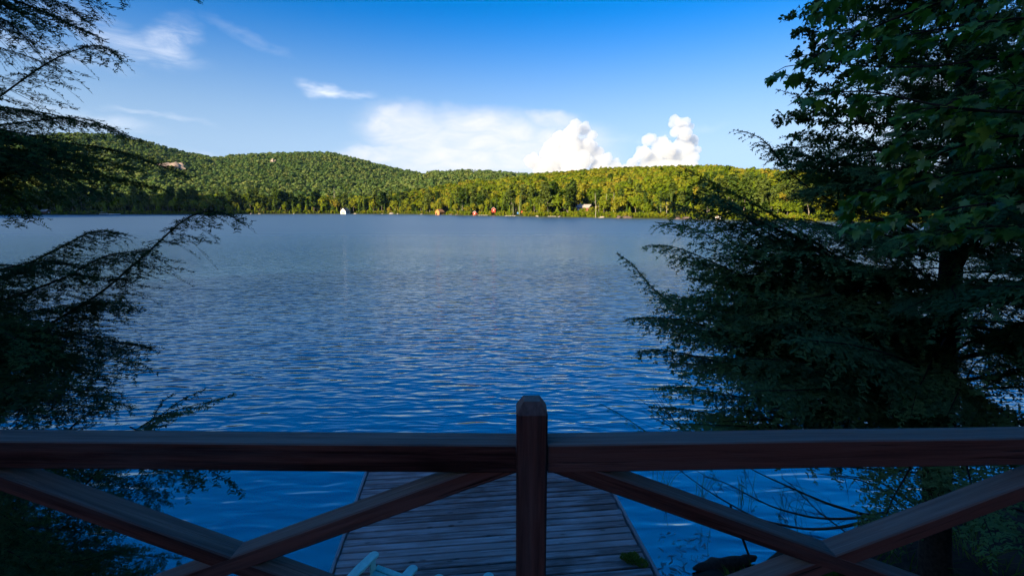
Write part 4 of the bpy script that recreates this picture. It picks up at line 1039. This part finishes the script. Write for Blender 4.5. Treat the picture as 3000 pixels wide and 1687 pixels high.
lb([(150, 1330), (205, 1255), (240, 1222), (275, 1200), (312, 1192)], 2.5, 2.4, lat=.14, droop=.1)
# below the rail
LOW = dict(lat=.5, droop=.6)
lb([(-420, 1260), (-150, 1320), (120, 1370), (300, 1400), (430, 1440), (492, 1480)], 3.1, 2.8, **LOW)
lb([(-420, 1300), (-120, 1400), (150, 1440), (320, 1480), (420, 1500), (470, 1510)], 3.2, 2.9, **LOW)
lb([(-420, 1440), (-150, 1500), (80, 1540), (240, 1560), (330, 1568)], 3.0, 2.7, **LOW)
lb([(-420, 1420), (-150, 1530), (80, 1590), (200, 1640), (280, 1690)], 3.2, 2.9, **LOW)
lb([(-420, 1600), (-100, 1640), (100, 1660), (250, 1640), (340, 1612), (410, 1610)], 3.1, 2.8, **LOW)
lb([(-420, 1660), (-150, 1700), (150, 1700), (320, 1690), (450, 1668)], 2.9, 2.6, **LOW)
lb([(-420, 1380), (-150, 1420), (0, 1500), (100, 1580), (150, 1660)], 2.7, 2.5, **LOW)
lb([(-420, 1240), (-150, 1290), (50, 1330), (200, 1360), (300, 1450), (330, 1540)], 2.6, 2.5, lat=.4, droop=.4)
lb([(-420, 1500), (-150, 1560), (50, 1620), (120, 1700), (130, 1800)], 2.5, 2.4, **LOW)

genL = []
for v in range(4):
    x = np.linspace(0, 1.7, 7); P = np.stack([x, np.cumsum(gL.normal(0, .03, 7)), .25 * x - .16 * x * x * gL.uniform(.8, 1.5)], 1); P[0] = 0
    wd_, nd_ = hem_branch(P, gL, lat=.5, droop=.7, r0=.01, bare=.15); genL.append((mesh_np('branch', *wd_, True), mesh_np('foliage', *nd_)))
for i, (px, py) in enumerate([(-560, -40), (-520, 60), (-500, 330), (-520, 390), (-480, 450), (-500, 520), (-460, 420), (-520, 850), (-480, 900), (-520, 960), (-500, 1000), (-480, 1050), (-520, 1090), (-460, 1140), (-500, 1180), (-450, 1000),
                              (-520, 1330), (-480, 1400), (-520, 1460), (-500, 1530), (-450, 1600), (-480, 1660), (-420, 1740), (-520, 1270), (-560, -140), (-500, 470), (-520, 1110), (-460, 880), (-440, 1060), (-430, 1130), (-440, 1190), (-420, 950), (-430, 1010), (-450, 1230), (-440, 820), (-470, 1080), (-450, 1350), (-430, 1560), (-400, 1690)]):
    y_ = gL.uniform(2.0, 3.0) if py < 1250 else gL.uniform(2.7, 3.6); at = ony(px, py, y_) - LT; wd_, nd_ = genL[i % 4]
    sc = gL.uniform(.8, 1.1) * (1.15 if py > 1250 else .5 if py < 250 else .72); add_branch(lh, wd_, nd_, M_needle, M_twig, matrix=Matrix.Translation(at) @ Matrix.Rotation(math.radians(gL.uniform(-22, 30)), 4, 'Z') @ Matrix.Rotation(gL.uniform(-.1, .15), 4, 'Y') @ Matrix.Diagonal((sc, sc, sc, 1)))
# right hemlock, trunk in view
RT = onz(2748, 1687, .25); RT[2] = float(bank_z(RT[0], RT[1]))
rh = empty('hemlock_tree', RT, 0, 'large dark hemlock at right with its trunk in view behind the railing', 'tree')
tt = [ony(2748, 1687, RT[1]), ony(2745, 1400, RT[1]), ony(2765, 1100, RT[1] + .02), ony(2782, 850, RT[1] + .05), ony(2800, 600, RT[1] + .05), ony(2830, 250, RT[1]), ony(2870, -200, RT[1]), ony(2930, -800, RT[1])]
tp = np.array(tt) - RT; tp[0][2] = -.3
RP = smooth_path(tp, 34)
link('trunk', mesh_np('trunk', *tube_arrays(RP, np.interp(np.linspace(0, 1, 34), [0, .03, .12, .5, 1], [.30, .21, .165, .115, .05]), 14, 9, .05), True), M_bark, rh)
def trunk_at(z): return np.array([np.interp(z, RP[:, 2], RP[:, k]) for k in range(3)])
gR = np.random.default_rng(33)
NEED_R = dict(need=.034, need_sp=.0080, need_w=.015, sub_sp=.046, lat_sp=.075, sub_k=.5)
def rb(pts, y1, **kw):
    """leader drawn from the trunk outwards"""
    n_ = len(pts); q0 = trunk_at(ony(*pts[0], RT[1])[2] - RT[2])
    P = np.array([q0] + [ony(px, py, RT[1] + (y1 - RT[1]) * i / (n_ - 1)) - RT for i, (px, py) in enumerate(pts) if i])
    kk = dict(NEED_R); kk.update(kw); add_branch(rh, *hem_branch(P, gR, **kk), M_needle_r)
BB = dict(lat=.9, droop=.55, r0=.022, bare=.25)
rb([(2790, 720), (2500, 620), (2380, 560), (2300, 495), (2255, 425), (2215, 393), (2148, 381)], 6.0, lat=.5, droop=.35, r0=.018, bare=.3)
rb([(2780, 900), (2500, 800), (2330, 730), (2240, 678), (2158, 612), (2120, 589), (2083, 577), (2046, 562)], 5.6, **BB)
rb([(2780, 1000), (2450, 880), (2250, 790), (2120, 715), (2040, 670), (1980, 655), (1920, 652)], 5.4, **BB)
rb([(2770, 1080), (2400, 980), (2150, 930), (2000, 900), (1940, 875), (1880, 809), (1849, 765), (1806, 743)], 5.2, lat=.55, droop=.32, r0=.02, bare=.25)
rb([(2770, 1090), (2400, 930), (2200, 820), (2050, 750), (1960, 715), (1890, 720)], 5.8, **BB)
rb([(2770, 1150), (2400, 1050), (2150, 980), (1980, 930), (1880, 930), (1835, 935)], 5.3, **BB)
rb([(2770, 1180), (2400, 1120), (2150, 1070), (1980, 1030), (1900, 1020), (1865, 1035)], 5.6, **BB)
rb([(2765, 1230), (2400, 1190), (2150, 1160), (2000, 1130), (1930, 1140)], 5.2, **BB)
rb([(2765, 1250), (2400, 1240), (2150, 1225), (2020, 1200), (1900, 1190)], 5.8, **BB)
rb([(2765, 1260), (2450, 1270), (2250, 1250), (2100, 1245), (1980, 1240)], 4.8, **BB)
rb([(2790, 640), (2550, 520), (2420, 440), (2340, 400), (2290, 400)], 6.2, lat=.5, droop=.35, r0=.016)
rb([(2800, 560), (2560, 430), (2420, 330), (2340, 280), (2275, 262)], 6.4, lat=.4, droop=.35, r0=.014)
rb([(2800, 470), (2600, 350), (2450, 270), (2350, 225), (2272, 218)], 6.3, lat=.4, droop=.35, r0=.014)
rb([(2790, 780), (2500, 680), (2350, 640), (2280, 640), (2230, 665)], 5.6, lat=.6, droop=.4, r0=.018)
# generic boughs, shared meshes
gen = []
for v in range(6):
    L_ = 3.0; rise = gR.uniform(.25, .55); x = np.linspace(0, L_, 7)
    P = np.stack([x, np.cumsum(gR.normal(0, .04, 7)), rise * x - .055 * x * x * gR.uniform(.8, 1.5)], 1); P[0] = 0
    wd_, nd_ = hem_branch(P, gR, lat=.85, droop=.5, r0=.02, bare=.22, **NEED_R)
    gen.append((mesh_np('branch', *wd_, True), mesh_np('foliage', *nd_)))
def place_generic(tree, at, az_, sc, tilt=0.0, mat=M_needle_r, k=None):
    wd_, nd_ = gen[gR.integers(6) if k is None else k]
    M_ = Matrix.Translation(at) @ Matrix.Rotation(az_, 4, 'Z') @ Matrix.Rotation(-tilt, 4, 'Y') @ Matrix.Rotation(gR.uniform(-.5, .5), 4, 'X') @ Matrix.Diagonal((sc, sc, sc, 1))
    add_branch(tree, wd_, nd_, mat, M_twig, matrix=M_)
for i in range(250):
    z = 2.5 + i * .034 + gR.uniform(-.1, .1); p = trunk_at(z)
    az_ = math.radians(gR.uniform(150, 262)) if i % 4 else math.radians(gR.uniform(-60, 150))
    sc = np.interp(z, [2.4, 3.0, 4.2, 5.2, 6, 11], [1.15, 1.3, 1.2, .75, .58, .45]) * gR.uniform(.6, 1.1)
    place_generic(rh, p, az_, sc, gR.uniform(-.25, .35))
for i in range(60):
    z = 2.35 + i * .02; p = trunk_at(z)
    place_generic(rh, p, math.radians(gR.uniform(162, 206)), gR.uniform(.9, 1.4), gR.uniform(-.02, .3))
# dead lower limbs
for i in range(10):
    z = gR.uniform(.7, 2.6); p = trunk_at(z); a_ = math.radians(gR.uniform(110, 330)); L_ = gR.uniform(.8, 1.9)
    P = smooth_path([p, p + np.array([math.cos(a_) * L_ * .5, math.sin(a_) * L_ * .5, .15 * L_]), p + np.array([math.cos(a_) * L_, math.sin(a_) * L_, -.05 * L_])], 14)
    parts = [tube_arrays(P, np.linspace(.022, .004, 14), 5)]
    for q in range(3, 13):
        e_ = P[q] + np.array([gR.normal(0, .25), gR.normal(0, .25), gR.normal(-.1, .15)]) * L_ * .5
        parts.append(tube_arrays(np.array([P[q], (P[q] + e_) / 2 + np.array([0, 0, .04]), e_]), [.006, .004, .0015], 4))
    link('dead_limb', mesh_np('dead_limb', *join_arrays(parts), True), M_twig, rh)
# hemlocks further right, filling the shade behind
for (x, y, n_, lab) in ((9.6, 8.0, 46, 'second dark hemlock behind the trunk at the right edge'), (8.4, 4.6, 40, 'dark hemlock just outside the right edge, boughs crossing in'), (13.5, 9.0, 40, 'farthest dark hemlock at the right edge')):
    zb = float(bank_z(x, y)); t_ = empty('hemlock_tree', (x, y, zb), 0, lab, 'tree')
    link('trunk', mesh_np('trunk', *tube_arrays(smooth_path([(0, 0, -.3), (.1, 0, 5), (.05, .1, 13)], 12), np.linspace(.17, .04, 12), 10, 3, .04), True), M_bark, t_)
    for i in range(n_):
        z = 2.9 + i * 8.8 / n_; sc = np.interp(z, [1, 3, 6, 11], [1.0, 1.1, .9, .45]) * gR.uniform(.8, 1.15)
        place_generic(t_, (0.05, 0, z), gR.uniform(0, 6.28) if i % 3 else math.radians(gR.uniform(120, 280)), sc, gR.uniform(-.1, .15))
# a low bough tip of its own, close to the rail
yb_ = 3.6; q0 = trunk_at(1.6)
P = np.array([ony(2060, 1330, 4.2), ony(1960, 1300, 4.0), ony(1890, 1268, 3.8), ony(1840, 1225, 3.7), ony(1800, 1195, 3.6), ony(1757, 1182, 3.6)]) - RT
P = np.concatenate([[q0, q0 * .55 + P[0] * .45], P])
add_branch(rh, *hem_branch(P, gR, lat=.3, droop=.35, r0=.014, bare=.62, need=.017, need_sp=.006, need_w=.006, sub_sp=.026, lat_sp=.06), M_needle_r)
# thin bare twigs at the lower left of the hemlock
parts = []
for k in range(9):
    a_ = ony(1990 + k * 6, 1250 + k * 3, 5.2) - RT; e_ = ony(1868 + gR.uniform(-20, 60), 1120 + k * 12 + gR.uniform(-20, 20), 5.1) - RT
    parts.append(tube_arrays(smooth_path([a_, a_ * .5 + e_ * .5 + np.array([0, 0, -.05]), e_], 8), np.linspace(.005, .001, 8), 4))
link('bare_twig', mesh_np('bare_twig', *join_arrays(parts), True), M_twig, rh)

# ------------------------------------------------------------------ maple, close at the right
def maple_leaf(seed):
    g_ = np.random.default_rng(seed)
    half = [(0, 0), (.10, -.06), (.27, -.10), (.22, .06), (.30, .12), (.56, .20), (.44, .30), (.50, .42), (.33, .40), (.20, .46), (.22, .62), (.12, .72), (0, 1.0)]
    pts = half + [(-x, y) for x, y in half[-2:0:-1]]
    P = np.array(pts) * .95 + g_.normal(0, .012, (len(pts), 2))
    fold = g_.uniform(.10, .35); curl = g_.uniform(.1, .4)
    z = fold * np.abs(P[:, 0]) - curl * np.maximum(0, P[:, 1]) ** 2 * .5 - .18 * np.abs(P[:, 0]) ** 2
    V = np.concatenate([np.c_[P, z], [[0, .42, -curl * .42 ** 2 * .5]]]); c = len(P)
    Fc = np.array([[i, (i + 1) % c, c] for i in range(c)])
    stem = np.array([[-.008, 0, 0], [.008, 0, 0], [.006, -.45, .12], [-.006, -.45, .12]]); n0 = len(V)
    return np.concatenate([V, stem]), np.concatenate([Fc, [[n0, n0 + 1, n0 + 2], [n0, n0 + 2, n0 + 3]]])
MT_P = np.array([6.6, 2.2, 0]); MT_P[2] = float(bank_z(6.6, 2.2))
mt = empty('maple_tree', MT_P, 0, 'maple tree with large lobed leaves overhanging from the upper right corner', 'tree')
link('trunk', mesh_np('trunk', *tube_arrays(smooth_path([(0, 0, -.3), (.05, .1, 3), (-.1, .2, 7), (0, .1, 11)], 16), np.linspace(.16, .05, 16), 12, 4, .03), True), M_bark, mt)
LV = [maple_leaf(s) for s in range(5)]
gM = np.random.default_rng(55); leaves = []
LIMBS = [[(3500, -50), (3150, -60), (2850, -30), (2600, 60), (2450, 130), (2340, 190)], [(3500, 330), (3100, 330), (2850, 330), (2680, 300), (2520, 250), (2400, 280)],
         [(3500, 460), (3100, 380), (2900, 400), (2750, 440), (2600, 520), (2510, 585)], [(3500, 600), (3100, 590), (2900, 590), (2740, 620), (2620, 650), (2560, 640)],
         [(3500, 180), (3100, 140), (2900, 170), (2740, 200), (2600, 200), (2480, 190)], [(3500, -260), (3100, -250), (2850, -200), (2620, -110), (2470, -30), (2430, 20)],
         [(3500, 700), (3150, 680), (3000, 660), (2860, 660), (2740, 690)], [(3500, 380), (3200, 300), (3000, 240), (2850, 250), (2720, 330), (2640, 400)],
         [(3500, 520), (3200, 480), (3000, 480), (2860, 500), (2700, 530), (2580, 560)], [(3500, 60), (3150, 40), (2900, 60), (2720, 90), (2580, 120)], [(3500, 240), (3250, 200), (3050, 200), (2950, 300), (2900, 380)]]
for li, lim in enumerate(LIMBS):
    y0 = gM.uniform(2.7, 3.1); y1 = gM.uniform(3.2, 4.1); n_ = len(lim)
    W_ = np.array([ony(px, py, y0 + (y1 - y0) * i / (n_ - 1)) for i, (px, py) in enumerate(lim)]); st = MT_P + np.array([0, .1, np.clip(W_[0][2] - MT_P[2] - .8, 1, 10)])
    P = smooth_path(np.concatenate([[st], W_]), 36); parts = [tube_arrays(P, np.linspace(.03, .004, 36), 6)]
    for i in range(9, 36):
        for rep in range(2):
            t_ = P[min(i + 1, 35)] - P[i - 1]; t_ /= np.linalg.norm(t_)
            sd = np.cross(t_, [0, 0, 1]) * gM.choice([-1, 1]); dv = t_ * .7 + sd * gM.uniform(.3, 1.0) + np.array([0, 0, gM.uniform(-.25, .35)]); dv /= np.linalg.norm(dv)
            Lw = gM.uniform(.16, .42) * (1 - .4 * i / 36); e_ = P[i] + dv * Lw - np.array([0, 0, .12 * Lw])
            parts.append(tube_arrays(np.array([P[i], (P[i] + e_) / 2 + np.array([0, 0, .02]), e_]), [.004, .003, .0015], 4))
            for q in range(gM.integers(4, 8)):
                f_ = gM.uniform(.35, 1.05); b_ = P[i] + (e_ - P[i]) * f_
                ld = dv * gM.uniform(.1, .8) + sd * gM.normal(0, .6) + np.array([0, 0, gM.uniform(-.9, -.1)]); ld /= np.linalg.norm(ld)
                up = np.array([gM.normal(-.12, .35), gM.normal(-.1, .35), 1.0]); nx = np.cross(ld, up); nx /= np.linalg.norm(nx); nz = np.cross(nx, ld)
                leaves.append((b_ + ld * .04, nx, ld, nz, gM.uniform(.06, .118)))
    link('branch', mesh_np('branch', *join_arrays([(V - MT_P, Fc) for V, Fc in parts]), True), M_twig, mt)
def in_view(p):
    d_ = p - np.array([0, 0, EYE]); dep = d_[1] * math.cos(PITCH) - d_[2] * math.sin(PITCH); up = d_[1] * math.sin(PITCH) + d_[2] * math.cos(PITCH)
    return abs(d_[0] / dep * F) < 1500 and abs(up / dep * F) < 843
leaves.sort(key=lambda q: (not in_view(q[0]), q[0][1] / q[4]))
LM = [mesh_np('leaf', *l) for l in LV]; rest_ = []
for i, (p, nx, ld, nz, s) in enumerate(leaves):
    if i < 300:
        o = link('leaf', LM[i % 5], M_maple, mt); Rm = Matrix((nx, ld, nz)).transposed()
        o.matrix_local = Matrix.Translation(Vector(p - MT_P)) @ Rm.to_4x4() @ Matrix.Diagonal((s, s, s, 1))
    else:
        V, Fc = LV[i % 5]; rest_.append(((V[:, :1] * nx + V[:, 1:2] * ld + V[:, 2:] * nz) * s + p - MT_P, Fc))
tag(link('foliage', mesh_np('foliage', *join_arrays(rest_)), M_maple, mt), kind='stuff')
print('maple leaves', len(leaves))

# ------------------------------------------------------------------ small-leaved tree behind the maple
BT = np.array([12.8, 9.8, 0]); BT[2] = float(bank_z(BT[0], BT[1]))
bt = empty('beech_tree', BT, 0, 'small-leaved tree forming the ragged dark edge against the sky at upper right', 'tree')
link('trunk', mesh_np('trunk', *tube_arrays(smooth_path([(0, 0, -.3), (-.1, 0, 4), (.1, .1, 9), (0, 0, 14)], 16), np.linspace(.2, .06, 16), 12, 4, .03), True), M_bark, bt)
gB = np.random.default_rng(77)
EDGE = [(2420, -40), (2400, 20), (2325, 45), (2350, 90), (2390, 130), (2350, 160), (2400, 200), (2330, 330), (2300, 350), (2345, 400), (2300, 440), (2380, 470), (2300, 480), (2370, 520), (2440, 560), (2380, 250), (2360, 300)]
for k in range(26):
    if k < len(EDGE): px, py = EDGE[k]
    else: px, py = gB.uniform(2480, 3050), gB.uniform(-60, 600)
    yy_ = gB.uniform(8.0, 9.6); tipw = ony(px, py, yy_) - BT
    z0 = np.clip(tipw[2] - gB.uniform(.5, 2.2), 2.5, 12.5); st = np.array([0, 0, z0])
    P = smooth_path([st, st * .45 + tipw * .55 + np.array([0, 0, .25]), tipw], 30); parts = [tube_arrays(P, np.linspace(.04, .003, 30), 5)]; C, D_l = [], []
    for i in range(8, 30):
        for rep in range(5):
            dv = rdir(gB, 1)[0] * np.array([1, 1, .5]) + (P[i] - P[i - 1]) / np.linalg.norm(P[i] - P[i - 1]) * .6; dv /= np.linalg.norm(dv)
            Lw = gB.uniform(.15, .55) * np.interp(i, [8, 20, 29], [1.3, 1.0, .35]); e_ = P[i] + dv * Lw
            parts.append(tube_arrays(np.array([P[i], (P[i] + e_) / 2, e_]), [.004, .003, .0012], 3))
            n_ = gB.integers(16, 28); f_ = gB.uniform(.15, 1.05, n_)
            C.append(P[i] + (e_ - P[i]) * f_[:, None] + gB.normal(0, .025, (n_, 3))); D_l.append(dv * .6 + gB.normal(0, .7, (n_, 3)) + np.array([0, 0, -.3]))
    C, D_l = np.concatenate(C), np.concatenate(D_l); D_l /= np.linalg.norm(D_l, axis=1)[:, None]
    S_ = np.cross(D_l, gB.normal(0, .5, D_l.shape) + np.array([0, 0, 1])); S_ /= np.linalg.norm(S_, axis=1)[:, None]; ll = gB.uniform(.05, .095, len(C))[:, None]
    V = np.stack([C, C + D_l * ll * .45 + S_ * ll * .3, C + D_l * ll, C + D_l * ll * .45 - S_ * ll * .3], 1).reshape(-1, 3)
    o = link('branch', mesh_np('branch', *join_arrays(parts), True), M_twig, bt)
    tag(link('foliage', mesh_np('foliage', V, np.arange(len(V)).reshape(-1, 4)), M_beech, o), kind='stuff')

# ------------------------------------------------------------------ bare branches reaching over the water at lower right
gD = np.random.default_rng(91)
base = onz(2600, 1500, .3)
fb = empty('fallen_branch', base, 0, 'bare arching branches leaning over the water below the railing at right', 'branch')
ARMS = [([(2600, 1500), (2549, 1513), (2470, 1520), (2382, 1517), (2267, 1487), (2199, 1453), (2122, 1410), (2060, 1395)], 7.6, 7.2, .026),
        ([(2580, 1515), (2455, 1547), (2357, 1551), (2220, 1521), (2135, 1474), (2071, 1436), (2002, 1385), (1985, 1372)], 7.5, 7.0, .028),
        ([(2600, 1500), (2540, 1511), (2412, 1470), (2306, 1423), (2207, 1378), (2150, 1340)], 7.6, 7.4, .03),
        ([(2480, 1560), (2400, 1500), (2320, 1420), (2290, 1400)], 7.5, 7.2, .014)]
for pts_, ya, yb in [(a[0], a[1], a[2]) for a in ARMS]:
    n_ = len(pts_); P = smooth_path(np.array([ony(px, py, ya + (yb - ya) * i / (n_ - 1)) for i, (px, py) in enumerate(pts_)]) - base, 30)
    r_ = [a[3] for a in ARMS if a[0] is pts_][0]; parts = [tube_arrays(P, np.linspace(r_, .005, 30), 6, 3, .08)]
    for i in range(6, 29, 2):
        t_ = P[i + 1] - P[i]; t_ /= np.linalg.norm(t_); dv = t_ + gD.normal(0, .55, 3); L_ = gD.uniform(.15, .7); e_ = P[i] + dv * L_
        tw = smooth_path([P[i], P[i] + dv * L_ * .5 + np.array([0, 0, -.03]), e_], 8); parts.append(tube_arrays(tw, np.linspace(.006, .0015, 8), 4))
        for q in (3, 5):
            e2 = tw[q] + (dv + gD.normal(0, .7, 3)) * L_ * .35; parts.append(tube_arrays(np.array([tw[q], e2]), [.003, .001], 3))
    link('limb', mesh_np('limb', *join_arrays(parts), True), M_twig_grey, fb)
for (pa, pb, yy_) in (((2120, 1440), (2070, 1350), 7.0), ((2190, 1450), (2180, 1370), 7.1), ((2200, 1500), (2215, 1480), 7.1), ((2310, 1530), (2275, 1500), 7.3)):
    a_, e_ = ony(*pa, yy_) - base, ony(*pb, yy_ - .05) - base
    add_branch(fb, *hem_branch([a_, (a_ + e_) / 2, e_], gD, lat=.14, droop=.2, r0=.004, need=.024, need_sp=.008, need_w=.010, sub_sp=.03), M_needle_r)
a_, e_ = ony(2140, 1480, 7.0) - base, onz(2197, 1634, .1) - base
link('leaning_stick', mesh_np('leaning_stick', *tube_arrays(smooth_path([a_, (a_ + e_) / 2, e_], 8), np.linspace(.016, .022, 8), 6, 3, .08), True), M_twig, fb)

# sunken log at the bank
def rough_log(pts, r, seed, name, mat, parent=None):
    P = smooth_path(pts, 18); return mesh_np(name, *tube_arrays(P, r * (1 + .25 * np.sin(np.linspace(0, 7, 18) + seed)) * np.interp(np.linspace(0, 1, 18), [0, .1, .9, 1], [.3, 1, 1, .3]), 10, seed, .14), True)
pl_ = [onz(2030, 1665, .05), onz(2100, 1655, .1), onz(2170, 1645, .1), onz(2215, 1630, .08)]
lg = link('sunken_log', rough_log(np.array(pl_) - pl_[0], .09, 5, 'sunken_log', None), M_bark, None, pl_[0]); tag(lg, 'black waterlogged log lying at the water edge, lower right', 'log')
# reeds and bank plants
def blades(name, loc, n, rad, h0, h1, wd, seed, lean, label, mat=M_fern, cat='reeds', group='reeds along the near bank'):
    o = link(name, tuft_mesh(name, n, rad, h0, h1, wd, seed, lean), mat, None, loc); return tag(o, label, cat, group)
RE = [((2050, 1460), 7, .12, 'thin reeds in the water nearest the dock'), ((1940, 1440), 9, .2, 'sparse reeds far out right of the dock'), ((2065, 1585), 4, .09, 'few green reeds below the brace'), ((2180, 1470), 6, .14, 'reeds under the bare arching branches'), ((2310, 1500), 7, .2, 'reeds behind the bare branches')]
for i, ((px, py), n_, rd, lab) in enumerate(RE):
    p = onz(px, py, 0); blades('reed_clump', (p[0], p[1], -.05), n_ * 2, rd, .35, .75, .009, 400 + i, .16, lab)
GR = [((2760, 1520), 'grass tuft on the dark bank right of the hemlock trunk'), ((2850, 1590), 'long-bladed grass on the bank near the right edge'), ((2680, 1600), 'grass tuft at the foot of the hemlock trunk'), ((2930, 1650), 'arching grass in the lower right corner'), ((2880, 1500), 'pale grass blades near the right edge of the bank'), ((2560, 1600), 'low grass left of the hemlock trunk')]
for i, ((px, py), lab) in enumerate(GR):
    p = onz(px, py, .5); p[2] = float(bank_z(p[0], p[1])); blades('grass_tuft', p, 26, .22, .3, .8, .012, 500 + i, .7, lab, cat='grass', group='grass on the near bank')
for i, ((px, py), lab) in enumerate((((2190, 1690), 'leafy green plant at the bottom below the crossed brace'), ((2270, 1700), 'pale green fern at the bottom right of the crossed brace'), ((2480, 1660), 'small light fern beside the lower brace'))):
    p = onz(px, py, .5); p[2] = float(bank_z(p[0], p[1])); 
    o = blades('bank_plant', p, 160, .26, .12, .34, .035, 600 + i, .9, lab, cat='plant', group='plants on the near bank')
# needles and bits floating beside the dock
C = []; gF = np.random.default_rng(12)
for k in range(120):
    px, py = gF.uniform(1930, 2080), gF.uniform(1560, 1690)
    if px < 1925 + (py - 1687) * .5 + 15: continue
    p = onz(px, py, .004); C.append((p, gF.uniform(0, 6.28), gF.uniform(.015, .06), gF.uniform(.004, .012)))
parts = []
for p, a_, l_, w_ in C:
    ca, sa = math.cos(a_), math.sin(a_); q = np.array([[-l_, -w_ * .4, 0], [l_, -w_, 0], [l_ * .8, w_, .003], [-l_ * .9, w_ * .6, .001]]) / 1.0
    parts.append((np.c_[q[:, 0] * ca - q[:, 1] * sa, q[:, 0] * sa + q[:, 1] * ca, q[:, 2] + .003] + p, np.array([[0, 1, 2, 3]])))
V, Fc = join_arrays(parts); c0 = V.mean(0); tag(link('floating_litter', mesh_np('floating_litter', V - c0, Fc), M_bark_pale, None, c0), 'pale needles and twigs floating on the shallow water beside the dock', 'litter', kind='stuff')

# ------------------------------------------------------------------ the evening air over the lake
hb = link('haze', box_mesh('haze', (0, 1240, 134), (4200, 2900, 274)), None); tag(hb, kind='stuff')
m, t, o = new_mat('haze'); v = t.add('ShaderNodeVolumePrincipled'); t.put(v.inputs['Color'], (.28, .58, 1.0)); v.inputs['Density'].default_value = .000016; v.inputs['Anisotropy'].default_value = 0.0
t.l.new(v.outputs[0], o.inputs['Volume']); hb.data.materials.append(m)
